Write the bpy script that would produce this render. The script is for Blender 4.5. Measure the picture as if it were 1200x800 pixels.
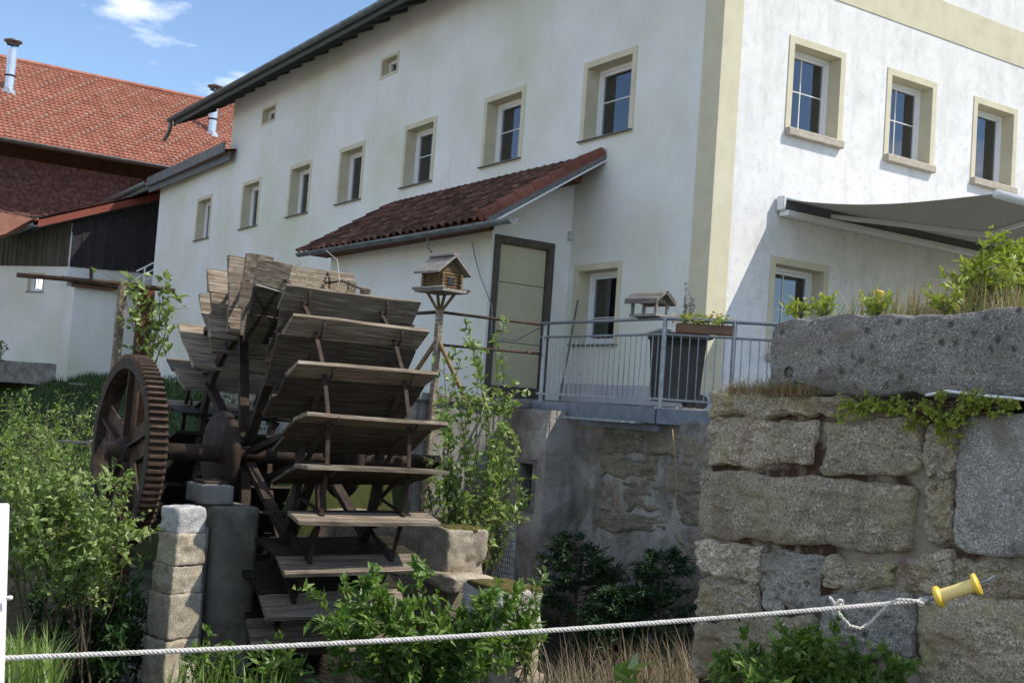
import bpy, math, random
import numpy as np
from mathutils import Vector, Matrix, noise
random.seed(7); RNG = np.random.default_rng(11)
S = bpy.context.scene
for o in list(bpy.data.objects): bpy.data.objects.remove(o)
PI = math.pi; rad = math.radians

# ------------------------------------------------------------------ camera
F, YAW, PIT, ROL = 1380.465, -0.99640, 0.05955, 0.07196
CAM = Vector((11.731, -10.624, 1.421))
def cam_axes():
    cy, sy, cp, sp = math.cos(YAW), math.sin(YAW), math.cos(PIT), math.sin(PIT)
    f = Vector((sy*cp, cy*cp, sp)); r = Vector((cy, -sy, 0)); u = r.cross(f)
    cr, sr = math.cos(ROL), math.sin(ROL)
    return r*cr + u*sr, -r*sr + u*cr, f
AR, AU, AF = cam_axes()
cd = bpy.data.cameras.new('camera'); cam = bpy.data.objects.new('camera', cd)
S.collection.objects.link(cam); S.camera = cam
cam.matrix_world = Matrix(((AR.x, AU.x, -AF.x, CAM.x), (AR.y, AU.y, -AF.y, CAM.y), (AR.z, AU.z, -AF.z, CAM.z), (0, 0, 0, 1)))
cd.sensor_width = 36; cd.lens = F/1200*36; cd.clip_end = 3000; cd.clip_start = 0.05
# ------------------------------------------------------------------ light
SUN = Vector((1.0, 1.0, 1.76)).normalized()
w = bpy.data.worlds.new('World'); S.world = w; w.use_nodes = True
nt = w.node_tree; nt.nodes.clear()
def wn(t): return nt.nodes.new(t)
out = wn('ShaderNodeOutputWorld'); bg = wn('ShaderNodeBackground'); sky = wn('ShaderNodeTexSky')
sky.sky_type = 'NISHITA'; sky.sun_disc = False
sky.sun_elevation = math.asin(SUN.z); sky.sun_rotation = math.atan2(SUN.x, SUN.y)
sky.altitude = 800; sky.air_density = 1.0; sky.dust_density = 0.2; sky.ozone_density = 2.5
tc = wn('ShaderNodeTexCoord'); mp = wn('ShaderNodeMapping'); mp.inputs['Scale'].default_value = (2.2, 2.2, 6.5)
mp.inputs['Location'].default_value = (7.53, 4.29, 5.75)
nz = wn('ShaderNodeTexNoise'); nz.inputs['Scale'].default_value = 1.6; nz.inputs['Detail'].default_value = 9; nz.inputs['Roughness'].default_value = 0.58
rp = wn('ShaderNodeValToRGB'); rp.color_ramp.elements[0].position = 0.515; rp.color_ramp.elements[1].position = 0.69  # cloud cover spread over the unseen sky, added as white fill light
mx = wn('ShaderNodeMixRGB'); mx.inputs[2].default_value = (10.4, 10.0, 9.5, 1)
L = nt.links.new
L(tc.outputs['Generated'], mp.inputs['Vector']); L(mp.outputs['Vector'], nz.inputs['Vector']); pass
vd = wn('ShaderNodeVectorMath'); vd.operation = 'DISTANCE'; vd.inputs[1].default_value = (-0.925*1, 0.235*1, 0.292*2.2)
vs_ = wn('ShaderNodeMapping'); vs_.inputs['Scale'].default_value = (1, 1, 2.2); L(tc.outputs['Generated'], vs_.inputs['Vector']); L(vs_.outputs['Vector'], vd.inputs[0])
mr_ = wn('ShaderNodeMapRange'); mr_.inputs['From Min'].default_value = 0.0; mr_.inputs['From Max'].default_value = 0.095; mr_.inputs['To Min'].default_value = 0.19; mr_.inputs['To Max'].default_value = 0.0; L(vd.outputs['Value'], mr_.inputs['Value'])
ad_ = wn('ShaderNodeMath'); ad_.operation = 'ADD'; L(nz.outputs['Fac'], ad_.inputs[0]); L(mr_.outputs[0], ad_.inputs[1]); L(ad_.outputs[0], rp.inputs['Fac'])
L(rp.outputs['Color'], mx.inputs[0]); L(sky.outputs['Color'], mx.inputs[1]); L(mx.outputs[0], bg.inputs['Color']); L(bg.outputs[0], out.inputs[0])
bg.inputs['Strength'].default_value = 0.11
sd = bpy.data.lights.new('sun', 'SUN'); sd.energy = 2.7; sd.angle = rad(0.53); sd.color = (1, 0.935, 0.83)
so = bpy.data.objects.new('sun', sd); S.collection.objects.link(so); so.location = (30, 20, 40)
so.rotation_euler = SUN.to_track_quat('Z', 'Y').to_euler()
S.view_settings.view_transform = 'Standard'; S.view_settings.look = 'None'; S.view_settings.exposure = 0.90; S.view_settings.gamma = 1.0

# ------------------------------------------------------------------ surveying helpers: photo sight-line to a point on a known wall / level
def ray(px, py): return AR*((px-600)/F) + AU*(-(py-400)/F) + AF
def on(px, py, ax, val):
    d = ray(px, py); i = 'xyz'.index(ax); return CAM + d*((val-CAM[i])/d[i])
def at(px, py, D): return CAM + ray(px, py)*D

# ------------------------------------------------------------------ materials
def newmat(name):
    m = bpy.data.materials.new(name); m.use_nodes = True
    n = m.node_tree; b = n.nodes['Principled BSDF']; return m, n, b
def coords(n, sc=(1, 1, 1), rnd=True):
    t = n.nodes.new('ShaderNodeTexCoord'); mp = n.nodes.new('ShaderNodeMapping'); mp.inputs['Scale'].default_value = sc
    if rnd:
        oi = n.nodes.new('ShaderNodeObjectInfo'); vm = n.nodes.new('ShaderNodeVectorMath'); vm.operation = 'SCALE'
        vm.inputs[0].default_value = (37.1, 51.7, 23.3); n.links.new(oi.outputs['Random'], vm.inputs['Scale'])
        va = n.nodes.new('ShaderNodeVectorMath'); n.links.new(t.outputs['Object'], va.inputs[0]); n.links.new(vm.outputs[0], va.inputs[1])
        n.links.new(va.outputs[0], mp.inputs['Vector'])
    else: n.links.new(t.outputs['Object'], mp.inputs['Vector'])
    return mp.outputs['Vector']
def tex(n, vec, scale, detail=6, rough=0.6, dist=0.0):
    t = n.nodes.new('ShaderNodeTexNoise'); t.inputs['Scale'].default_value = scale; t.inputs['Detail'].default_value = detail
    t.inputs['Roughness'].default_value = rough; t.inputs['Distortion'].default_value = dist; n.links.new(vec, t.inputs['Vector']); return t.outputs['Fac']
def ramp(n, fac, stops):
    r = n.nodes.new('ShaderNodeValToRGB'); e = r.color_ramp.elements
    while len(e) < len(stops): e.new(0.5)
    for el, (p, c) in zip(e, stops):
        el.position = p; el.color = (*c, 1) if len(c) == 3 else c
    n.links.new(fac, r.inputs['Fac']); return r.outputs['Color']
def mixc(n, fac, a, b, mode='MIX'):
    m = n.nodes.new('ShaderNodeMixRGB'); m.blend_type = mode
    for i, x in enumerate((fac, a, b)):
        if isinstance(x, (int, float)): m.inputs[i].default_value = x
        elif isinstance(x, tuple): m.inputs[i].default_value = (*x, 1)
        else: n.links.new(x, m.inputs[i])
    return m.outputs[0]
def bump(n, b, h, strength, dist=0.01):
    p = n.nodes.new('ShaderNodeBump'); p.inputs['Strength'].default_value = strength; p.inputs['Distance'].default_value = dist
    n.links.new(h, p.inputs['Height']); n.links.new(p.outputs[0], b.inputs['Normal'])
def randval(n, lo, hi):
    oi = n.nodes.new('ShaderNodeObjectInfo'); mr = n.nodes.new('ShaderNodeMapRange')
    mr.inputs['To Min'].default_value = lo; mr.inputs['To Max'].default_value = hi
    n.links.new(oi.outputs['Random'], mr.inputs['Value']); return mr.outputs[0]
def vary(n, col, lo, hi):
    v = randval(n, lo, hi); c = n.nodes.new('ShaderNodeCombineColor')
    for i in range(3): n.links.new(v, c.inputs[i])
    return mixc(n, 1.0, col, c.outputs[0], 'MULTIPLY')
def mottled(name, cols, scale, rough=0.85, bs=None, bst=0.3, bd=0.01, sc=(1, 1, 1), spots=None, var=None, metal=0.0, spec=0.3, detail=7, rnd=True):
    m, n, b = newmat(name); v = coords(n, sc, rnd); f = tex(n, v, scale, detail)
    k = len(cols); c = ramp(n, f, [(0.30+0.40*i/(k-1), cols[i]) for i in range(k)])
    if spots:
        for scl, col, lo, hi in spots:
            f2 = tex(n, v, scl, 5, 0.65); c = mixc(n, ramp(n, f2, [(lo, (0, 0, 0)), (hi, (1, 1, 1))]), c, col)
    if var: c = vary(n, c, *var)
    n.links.new(c, b.inputs['Base Color']); b.inputs['Roughness'].default_value = rough; b.inputs['Metallic'].default_value = metal
    b.inputs['Specular IOR Level'].default_value = spec
    if bs: bump(n, b, tex(n, v, bs, 8, 0.65), bst, bd)
    return m
MT = {}
def stucco():
    m, n, b = newmat('stucco'); v = coords(n, rnd=False)
    c = ramp(n, tex(n, v, 1.1, 8, .65), [(.30, (.69, .69, .66)), (.5, (.755, .755, .735)), (.7, (.79, .79, .77))])
    c = mixc(n, ramp(n, tex(n, v, .33, 5, .6), [(.44, (0, 0, 0)), (.70, (.9, .9, .9))]), c, (.60, .62, .47))
    st_ = tex(n, coords(n, (2.6, 2.6, .12), False), 1.6, 7, .7); c = mixc(n, ramp(n, st_, [(.56, (0, 0, 0)), (.78, (.45, .45, .45))]), c, (.53, .53, .47))
    c = mixc(n, ramp(n, tex(n, v, 5, 6, .7), [(.60, (0, 0, 0)), (.78, (.5, .5, .5))]), c, (.60, .60, .57))
    n.links.new(c, b.inputs['Base Color']); b.inputs['Roughness'].default_value = .92; b.inputs['Specular IOR Level'].default_value = .2
    bump(n, b, mixc(n, .35, tex(n, v, 60, 6, .7), tex(n, v, 3, 4, .6)), .4, .010); return m
MT['stucco'] = stucco()
def stucco_old():
    m, n, b = newmat('stucco_weathered'); v = coords(n, rnd=False)
    f = tex(n, v, 2.3, 9, .7); c = ramp(n, f, [(.30, (.62, .61, .60)), (.45, (.74, .73, .71)), (.6, (.80, .79, .77)), (.75, (.72, .70, .66))])
    f2 = tex(n, v, 9, 6, .7); c = mixc(n, ramp(n, f2, [(.52, (0, 0, 0)), (.72, (.7, .7, .7))]), c, (.55, .54, .53))
    f3 = tex(n, coords(n, (2.2, 2.2, .3), False), 2.2, 7, .7); c = mixc(n, ramp(n, f3, [(.50, (0, 0, 0)), (.70, (.6, .6, .6))]), c, (.56, .55, .53))
    n.links.new(c, b.inputs['Base Color']); b.inputs['Roughness'].default_value = .92; b.inputs['Specular IOR Level'].default_value = .2
    bump(n, b, tex(n, v, 38, 8, .7), .5, .012); return m
MT['stucco_w'] = stucco_old()
MT['cream'] = mottled('cream_trim', [(.53, .49, .35), (.60, .555, .405), (.64, .595, .445)], 3, .9, 80, .3, .004, rnd=False)
MT['plinth'] = mottled('grey_plinth', [(.40, .40, .41), (.50, .50, .51)], 3, .9, 50, .3, .005)
MT['white'] = mottled('white_frame', [(.74, .74, .73), (.80, .80, .79)], 3, .35, spec=.5)
def glassmat():
    m, n, b = newmat('window_glass'); N_ = n.nodes; g = N_.new('ShaderNodeBsdfGlossy'); g.inputs['Roughness'].default_value = .02; g.inputs['Color'].default_value = (.9, .93, 1, 1)
    t = N_.new('ShaderNodeBsdfTransparent'); t.inputs['Color'].default_value = (.62, .66, .66, 1); f = N_.new('ShaderNodeFresnel'); f.inputs['IOR'].default_value = 2.1
    bp = N_.new('ShaderNodeBump'); bp.inputs['Strength'].default_value = .05; bp.inputs['Distance'].default_value = .02; n.links.new(tex(n, coords(n), 1.8, 2), bp.inputs['Height'])
    n.links.new(bp.outputs[0], g.inputs['Normal']); n.links.new(bp.outputs[0], f.inputs['Normal'])
    ms = N_.new('ShaderNodeMixShader'); n.links.new(f.outputs[0], ms.inputs[0]); n.links.new(t.outputs[0], ms.inputs[1]); n.links.new(g.outputs[0], ms.inputs[2])
    n.links.new(ms.outputs[0], N_['Material Output'].inputs['Surface']); return m
MT['glass'] = glassmat()
MT['curtain'] = mottled('net_curtain', [(.42, .42, .42), (.60, .60, .59)], 8, .9, sc=(12, 12, .4))
MT['sillm'] = mottled('zinc_sill', [(.10, .11, .11), (.18, .19, .19)], 8, .5, metal=.4)
MT['sills'] = mottled('stone_sill', [(.36, .31, .25), (.50, .45, .37)], 14, .9, 60, .4, .006)
MT['zinc'] = mottled('weathered_zinc', [(.09, .105, .11), (.15, .17, .175), (.22, .24, .24)], 5, .5, 20, .15, .004, metal=.35, spec=.4)
MT['galv'] = mottled('galvanised_steel', [(.20, .22, .245), (.31, .335, .36)], 14, .45, metal=.6, spec=.5)
MT['steel_dk'] = mottled('blue_grey_steel', [(.13, .15, .18), (.22, .24, .27)], 9, .5, metal=.4)
MT['pipe'] = mottled('shiny_flue', [(.55, .57, .6), (.72, .73, .75)], 3, .28, metal=.9)
MT['soffit'] = mottled('grey_boards', [(.055, .062, .062), (.10, .11, .11)], 4, .8, 30, .4, .006, sc=(1, 6, 6))
def woodm(name, cols, sc=(.7, 14, 14), rough=.85, var=(.65, 1.25), bst=.6):
    m, n, b = newmat(name); v = coords(n, sc); f = tex(n, v, 3.0, 8, .62, .4)
    k = len(cols); c = ramp(n, f, [(.28+.44*i/(k-1), cols[i]) for i in range(k)])
    v2 = coords(n); f2 = tex(n, v2, 5, 5, .6); c = mixc(n, ramp(n, f2, [(.5, (0, 0, 0)), (.8, (.6, .6, .6))]), c, tuple(x*.55 for x in cols[0]))
    c = vary(n, c, *var); n.links.new(c, b.inputs['Base Color']); b.inputs['Roughness'].default_value = rough; b.inputs['Specular IOR Level'].default_value = .2
    bump(n, b, f, bst, .006); return m
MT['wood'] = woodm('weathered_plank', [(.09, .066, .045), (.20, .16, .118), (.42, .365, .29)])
MT['wood_dk'] = woodm('shade_dark_plank', [(.030, .021, .014), (.066, .049, .035), (.14, .11, .08)])  # shade under the right-hand paddles, put into the wood colour
MT['wood_shade'] = woodm('deep_shade_plank', [(.010, .008, .005), (.024, .019, .012), (.055, .046, .032)], rough=.6)  # near-black: shade on the lower paddles' inner planks, put into the colour
MT['wood_br'] = woodm('brown_fascia', [(.075, .03, .016), (.12, .052, .028), (.16, .075, .042)], var=(.85, 1.1))
MT['wood_yel'] = woodm('pine_log', [(.11, .07, .032), (.18, .118, .058), (.26, .18, .10)])
MT['wood_gr'] = woodm('grey_wood', [(.12, .105, .09), (.22, .20, .175), (.33, .31, .28)])
MT['clad'] = woodm('dark_cladding', [(.022, .020, .022), (.035, .032, .035), (.055, .05, .052)], sc=(14, 14, .7), var=(.8, 1.3))
MT['clad_g'] = woodm('grey_cladding', [(.055, .05, .042), (.09, .082, .068), (.13, .12, .10)], sc=(14, 14, .7), var=(.75, 1.3))
MT['shingle'] = mottled('wood_shingle', [(.05, .026, .022), (.105, .055, .045), (.17, .10, .085)], 7, .9, 12, .8, .03, var=(.75, 1.25))
MT['rust'] = mottled('rusty_iron', [(.028, .018, .013), (.06, .036, .025), (.115, .075, .053)], 6, .8, 30, .5, .005, metal=.15, spots=[(12, (.18, .085, .04), .62, .78)])
MT['rust_dk'] = mottled('dark_iron', [(.02, .014, .011), (.042, .028, .021), (.075, .05, .036)], 8, .75, 30, .5, .004, metal=.2)
MT['rust_red'] = mottled('red_lead_iron', [(.10, .035, .022), (.20, .075, .045), (.30, .16, .095)], 5, .75, 25, .4, .005, metal=.1)
MT['tile'] = mottled('mossy_roof_tile', [(.06, .034, .027), (.14, .068, .05), (.22, .105, .075)], 8, .9, 40, .5, .008, var=(.55, 1.35), spots=[(5, (.035, .03, .022), .54, .68)])
MT['tile_red'] = mottled('red_verge_tile', [(.16, .06, .042), (.23, .088, .06)], 9, .85, 40, .4, .006, var=(.8, 1.2))
MT['tile_barn'] = mottled('orange_roof_tile', [(.28, .112, .072), (.35, .15, .098), (.41, .195, .135)], 2.2, .85, 30, .4, .008, spots=[(.9, (.26, .10, .07), .52, .75)])
MT['tile_house'] = mottled('dark_roof_tile', [(.05, .04, .038), (.10, .07, .06)], 4, .9, 20, .4, .01)
MT['redmetal'] = mottled('red_sheet_metal', [(.20, .05, .032), (.25, .07, .046)], 3, .55)
MT['door_pan'] = mottled('beige_door_panel', [(.43, .40, .265), (.49, .455, .31)], 3, .8, 14, .12, .004)
MT['door_fr'] = woodm('door_frame_wood', [(.06, .052, .042), (.10, .085, .068), (.14, .12, .10)], sc=(12, 12, .8), var=(.9, 1.1))
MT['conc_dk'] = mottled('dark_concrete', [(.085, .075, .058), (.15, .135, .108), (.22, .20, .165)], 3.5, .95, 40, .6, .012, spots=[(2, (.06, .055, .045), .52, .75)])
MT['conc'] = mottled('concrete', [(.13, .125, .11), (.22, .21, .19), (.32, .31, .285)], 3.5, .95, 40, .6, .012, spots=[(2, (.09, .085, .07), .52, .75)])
def plaster():
    m, n, b = newmat('decayed_plaster'); v = coords(n, rnd=False)
    f = tex(n, v, 1.6, 9, .68, .6); c = ramp(n, f, [(.30, (.13, .11, .082)), (.42, (.24, .21, .17)), (.52, (.36, .33, .285)), (.62, (.47, .445, .405)), (.72, (.38, .34, .275))])
    f2 = tex(n, coords(n, (1, 1, .25), False), 3, 7, .7); c = mixc(n, ramp(n, f2, [(.5, (0, 0, 0)), (.68, (.75, .75, .75))]), c, (.085, .08, .07))
    n.links.new(c, b.inputs['Base Color']); b.inputs['Roughness'].default_value = .95; bump(n, b, tex(n, v, 14, 9, .7), .7, .03); return m
MT['plaster'] = plaster()
def granite(name, base, lich, brown, scale=1.0, pits=False):
    m, n, b = newmat(name); v = coords(n)
    f = tex(n, v, 5*scale, 8, .7); c = ramp(n, f, [(.3, tuple(x*.62 for x in base)), (.5, base), (.7, tuple(min(1, x*1.35) for x in base))])
    sp = tex(n, v, 95*scale, 3, .6); c = mixc(n, ramp(n, sp, [(.42, (1, 1, 1)), (.5, (0, 0, 0))]), c, tuple(x*.5 for x in base))
    sp2 = tex(n, v, 70*scale, 2, .5); c = mixc(n, ramp(n, sp2, [(.58, (0, 0, 0)), (.66, (.7, .7, .7))]), c, tuple(min(1, x*1.9) for x in base))
    f2 = tex(n, v, 3.1*scale, 7, .7); c = mixc(n, ramp(n, f2, [(.50, (0, 0, 0)), (.66, (.8, .8, .8))]), c, lich)
    f3 = tex(n, v, 2.3*scale, 6, .65, .5); c = mixc(n, ramp(n, f3, [(.56, (0, 0, 0)), (.70, (.85, .85, .85))]), c, brown)
    c = vary(n, c, .82, 1.2); n.links.new(c, b.inputs['Base Color']); b.inputs['Roughness'].default_value = .92; b.inputs['Specular IOR Level'].default_value = .25
    h = mixc(n, .5, tex(n, v, 30*scale, 9, .75), tex(n, v, 120*scale, 4, .6))
    if pits:
        vo = n.nodes.new('ShaderNodeTexVoronoi'); vo.inputs['Scale'].default_value = 26; vo.inputs['Randomness'].default_value = 1; n.links.new(v, vo.inputs['Vector'])
        pf_ = mixc(n, 1.0, ramp(n, vo.outputs['Distance'], [(.14, (0, 0, 0)), (.36, (1, 1, 1))]), ramp(n, tex(n, v, 9, 4), [(.40, (1, 1, 1)), (.48, (0, 0, 0))]), 'LIGHTEN')
        h = mixc(n, 1.0, h, pf_, 'MULTIPLY'); c = mixc(n, 1.0, c, mixc(n, .75, (1, 1, 1), pf_), 'MULTIPLY'); n.links.new(c, b.inputs['Base Color'])
    bump(n, b, h, .9, .016); return m
MT['gr_grey'] = granite('grey_granite', (.43, .40, .355), (.34, .31, .25), (.23, .205, .17), 2.2, True)
MT['gr_light'] = granite('light_granite', (.51, .485, .44), (.43, .40, .35), (.32, .285, .235), 2.2)
MT['gr_brown'] = granite('brown_field_stone', (.47, .405, .305), (.40, .34, .175), (.22, .155, .095), 1.7)
MT['gr_yel'] = granite('yellow_stone', (.50, .435, .335), (.36, .30, .20), (.20, .15, .10), 1.3)
MT['gr_white'] = granite('white_stone', (.55, .54, .52), (.45, .44, .42), (.30, .27, .22), 1.3)
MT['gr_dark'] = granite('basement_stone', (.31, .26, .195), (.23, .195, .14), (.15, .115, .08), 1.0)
MT['mortar'] = mottled('old_mortar', [(.20, .16, .11), (.30, .26, .20), (.37, .33, .265)], 9, .98, 50, .9, .02, spots=[(4, (.06, .032, .017), .47, .56)])
MT['moss'] = mottled('moss', [(.055, .045, .014), (.11, .095, .024), (.17, .135, .04)], 18, .98, 90, 1, .02)
MT['alu'] = mottled('white_aluminium', [(.68, .68, .68), (.74, .74, .74)], 4, .35, spec=.5)
MT['black'] = mottled('black_plastic', [(.018, .019, .021), (.03, .031, .034)], 6, .5)
MT['binlid'] = mottled('grey_lid', [(.20, .21, .23), (.28, .29, .31)], 6, .5)
MT['yellow'] = mottled('yellow_plastic', [(.78, .50, .045), (.84, .57, .075)], 9, .38, spec=.5)
MT['yellow_lt'] = mottled('pale_yellow_grip', [(.82, .62, .20), (.86, .68, .27)], 9, .42, spec=.5)
MT['rope'] = mottled('white_rope', [(.50, .46, .41), (.74, .71, .66)], 25, .8, 300, .5, .002)
MT['paint'] = mottled('white_paint', [(.78, .78, .77), (.83, .83, .82)], 6, .5)
MT['terra'] = mottled('terracotta', [(.17, .10, .065), (.24, .14, .09)], 8, .85)
MT['straw'] = mottled('dry_grass', [(.26, .18, .085), (.40, .29, .15), (.50, .40, .24)], 30, .9)
MT['bark'] = mottled('bark', [(.09, .065, .045), (.17, .13, .09)], 20, .9, 60, .5, .004)
MT['blue'] = mottled('blue_twine', [(.03, .09, .22), (.05, .14, .32)], 20, .6)
def leafm(name, a, b_, c_, tr=.35, rough=.42, tint=(1.25, 1.45, .7)):
    m, n, b = newmat(name); g = n.nodes.new('ShaderNodeNewGeometry')
    col = ramp(n, g.outputs['Random Per Island'], [(.0, a), (.5, b_), (1., c_)])
    n.links.new(col, b.inputs['Base Color']); b.inputs['Roughness'].default_value = rough; b.inputs['Specular IOR Level'].default_value = .45
    t = n.nodes.new('ShaderNodeBsdfTranslucent'); tcx = mixc(n, 1.0, col, tint, 'MULTIPLY'); n.links.new(tcx, t.inputs['Color'])
    ms = n.nodes.new('ShaderNodeMixShader'); ms.inputs[0].default_value = tr
    n.links.new(b.outputs[0], ms.inputs[1]); n.links.new(t.outputs[0], ms.inputs[2])
    n.links.new(ms.outputs[0], n.nodes['Material Output'].inputs['Surface']); return m
MT['fabric'] = leafm('grey_awning_cloth', (.40, .385, .355), (.41, .395, .365), (.42, .405, .375), .32, .85, (.9, .9, .9))
MT['leaf'] = leafm('leaf_green', (.06, .13, .02), (.13, .22, .04), (.22, .31, .085))
MT['leaf_pale'] = leafm('leaf_pale', (.13, .20, .045), (.22, .30, .08), (.34, .40, .17))
MT['leaf_yel'] = leafm('leaf_yellow', (.20, .26, .03), (.29, .33, .05), (.36, .38, .08))
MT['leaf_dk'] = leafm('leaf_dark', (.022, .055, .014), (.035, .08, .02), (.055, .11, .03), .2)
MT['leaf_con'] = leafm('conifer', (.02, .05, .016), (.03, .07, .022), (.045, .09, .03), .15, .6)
MT['grass'] = leafm('grass_blade', (.10, .17, .03), (.15, .23, .045), (.22, .28, .08), .3)
MT['grass_dry'] = leafm('dry_blade', (.24, .16, .09), (.33, .24, .14), (.44, .34, .21), .25, .7)
MT['grass_brown'] = leafm('brown_blade', (.13, .09, .055), (.20, .145, .09), (.30, .235, .155), .2, .8)
MT['flower'] = leafm('flower_head', (.5, .15, .06), (.6, .45, .12), (.55, .3, .2), .2)
MT['lav'] = leafm('grey_stalk', (.22, .22, .28), (.30, .29, .36), (.40, .40, .46), .2)
def soil():
    m, n, b = newmat('ground_soil'); v = coords(n, rnd=False)
    f = tex(n, v, .8, 9, .7); c = ramp(n, f, [(.3, (.035, .045, .014)), (.5, (.06, .075, .022)), (.62, (.075, .06, .035)), (.75, (.05, .08, .02))])
    # pale ground out of view on the near bank, added to bounce warm light
    sp = n.nodes.new('ShaderNodeSeparateXYZ'); n.links.new(v, sp.inputs[0]); mr = n.nodes.new('ShaderNodeMapRange'); mr.inputs['From Min'].default_value = -9.6; mr.inputs['From Max'].default_value = -10.4
    n.links.new(sp.outputs['Y'], mr.inputs['Value']); g = ramp(n, tex(n, v, 14, 8, .75), [(.3, (.22, .20, .16)), (.5, (.34, .31, .26)), (.7, (.45, .42, .36))])
    c = mixc(n, mr.outputs[0], c, g)
    n.links.new(c, b.inputs['Base Color']); b.inputs['Roughness'].default_value = 1; b.inputs['Specular IOR Level'].default_value = .1; bump(n, b, tex(n, v, 9, 9, .75), .9, .06); return m
MT['soil'] = soil()
def water():
    m, n, b = newmat('stream_water'); b.inputs['Base Color'].default_value = (.012, .015, .014, 1); b.inputs['Roughness'].default_value = .06
    b.inputs['Specular IOR Level'].default_value = .5; bump(n, b, tex(n, coords(n, (1, 2.2, 1), False), 6, 4, .6, .5), .35, .05); return m
MT['water'] = water()

# ------------------------------------------------------------------ mesh helpers
C = S.collection
class MB:
    def __init__(s): s.v = []; s.f = []
    def add(s, vs, fs):
        k = len(s.v); s.v += [tuple(p) for p in vs]; s.f += [tuple(k+i for i in f) for f in fs]; return s
    def obox(s, c, ax, h, b=0.0):
        """oriented box: centre c, axes ax (3 unit vectors), half sizes h, chamfer b"""
        c = Vector(c); ax = [Vector(a) for a in ax]
        if b <= 0:
            vs = [c + ax[0]*(h[0]*i) + ax[1]*(h[1]*j) + ax[2]*(h[2]*k) for i in (-1, 1) for j in (-1, 1) for k in (-1, 1)]
            return s.add(vs, [(0, 1, 3, 2), (4, 6, 7, 5), (0, 4, 5, 1), (2, 3, 7, 6), (0, 2, 6, 4), (1, 5, 7, 3)])
        b = min(b, min(h)*.8); vs = []; idx = {}
        for i in (-1, 1):
            for j in (-1, 1):
                for k in (-1, 1):
                    for a in range(3):
                        d = [h[0]-b, h[1]-b, h[2]-b]; d[a] = h[a]
                        idx[(i, j, k, a)] = len(vs); vs.append(c + ax[0]*(d[0]*i) + ax[1]*(d[1]*j) + ax[2]*(d[2]*k))
        fs = []; g = lambda *t: idx[t]
        for sg in (-1, 1):
            fs += [tuple(g(sg, j, k, 0) for j, k in ((-1, -1), (1, -1), (1, 1), (-1, 1))), tuple(g(j, sg, k, 1) for j, k in ((-1, -1), (1, -1), (1, 1), (-1, 1))), tuple(g(j, k, sg, 2) for j, k in ((-1, -1), (1, -1), (1, 1), (-1, 1)))]
        for i in (-1, 1):
            for j in (-1, 1):
                fs += [(g(i, j, -1, 0), g(i, j, 1, 0), g(i, j, 1, 1), g(i, j, -1, 1)), (g(i, -1, j, 0), g(i, 1, j, 0), g(i, 1, j, 2), g(i, -1, j, 2)), (g(-1, i, j, 1), g(1, i, j, 1), g(1, i, j, 2), g(-1, i, j, 2))]
                for k in (-1, 1): fs.append((g(i, j, k, 0), g(i, j, k, 1), g(i, j, k, 2)))
        return s.add(vs, fs)
    def box(s, lo, hi, b=0.0):
        lo = Vector(lo); hi = Vector(hi)
        return s.obox((lo+hi)/2, ((1, 0, 0), (0, 1, 0), (0, 0, 1)), (hi-lo)/2, b)
    def beam(s, p, q, w_, h_, up=(0, 0, 1), b=0.0):
        p = Vector(p); q = Vector(q); d = (q-p); l = d.length; d.normalize(); up = Vector(up)
        if abs(d.dot(up)) > .98: up = Vector((1, 0, 0))
        sd_ = d.cross(up).normalized(); u2 = sd_.cross(d).normalized()
        return s.obox((p+q)/2, (d, sd_, u2), (l/2, w_/2, h_/2), b)
    def tube(s, pts, r, n=8, cap=True):
        pts = [Vector(p) for p in pts]; rs = r if isinstance(r, (list, tuple)) else [r]*len(pts); k = len(pts); vs = []; fs = []
        up = Vector((0, 0, 1)); pu = None
        for i, p in enumerate(pts):
            d = (pts[min(i+1, k-1)] - pts[max(i-1, 0)]).normalized()
            if pu is None: a = d.cross(up if abs(d.z) < .95 else Vector((1, 0, 0))).normalized()
            else:
                a = (pu - d*pu.dot(d)); a = a.normalized() if a.length > 1e-6 else d.orthogonal().normalized()
            pu = a; b_ = d.cross(a)
            for j in range(n):
                t = 2*PI*j/n; vs.append(p + (a*math.cos(t) + b_*math.sin(t))*rs[i])
        for i in range(k-1):
            for j in range(n): fs.append((i*n+j, i*n+(j+1) % n, (i+1)*n+(j+1) % n, (i+1)*n+j))
        if cap: fs += [tuple(range(n-1, -1, -1)), tuple((k-1)*n+j for j in range(n))]
        return s.add(vs, fs)
    def lathe(s, c, axis, prof, n=20):
        """prof: list of (distance along axis, radius)"""
        c = Vector(c); axis = Vector(axis).normalized(); a = axis.orthogonal().normalized(); b_ = axis.cross(a); vs = []; fs = []
        for t, r in prof:
            for j in range(n):
                g = 2*PI*j/n; vs.append(c + axis*t + (a*math.cos(g) + b_*math.sin(g))*r)
        for i in range(len(prof)-1):
            for j in range(n): fs.append((i*n+j, i*n+(j+1) % n, (i+1)*n+(j+1) % n, (i+1)*n+j))
        return s.add(vs, fs)
    def poly(s, pts, ext):
        """polygon pts extruded by vector ext"""
        n = len(pts); pts = [Vector(p) for p in pts]; e = Vector(ext)
        return s.add(pts + [p+e for p in pts], [tuple(range(n)), tuple(range(2*n-1, n-1, -1))] + [(i, (i+1) % n, n+(i+1) % n, n+i) for i in range(n)])
    def mesh(s, name, m=None, smooth=False):
        me = bpy.data.meshes.new(name); me.from_pydata(s.v, [], s.f)
        if m: me.materials.append(MT[m])
        if smooth: me.polygons.foreach_set('use_smooth', [True]*len(me.polygons))
        me.update(); return me
    def build(s, name, m, parent=None, smooth=False, mw=None):
        return ob(name, s.mesh(name, m, smooth), parent, mw)
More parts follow.
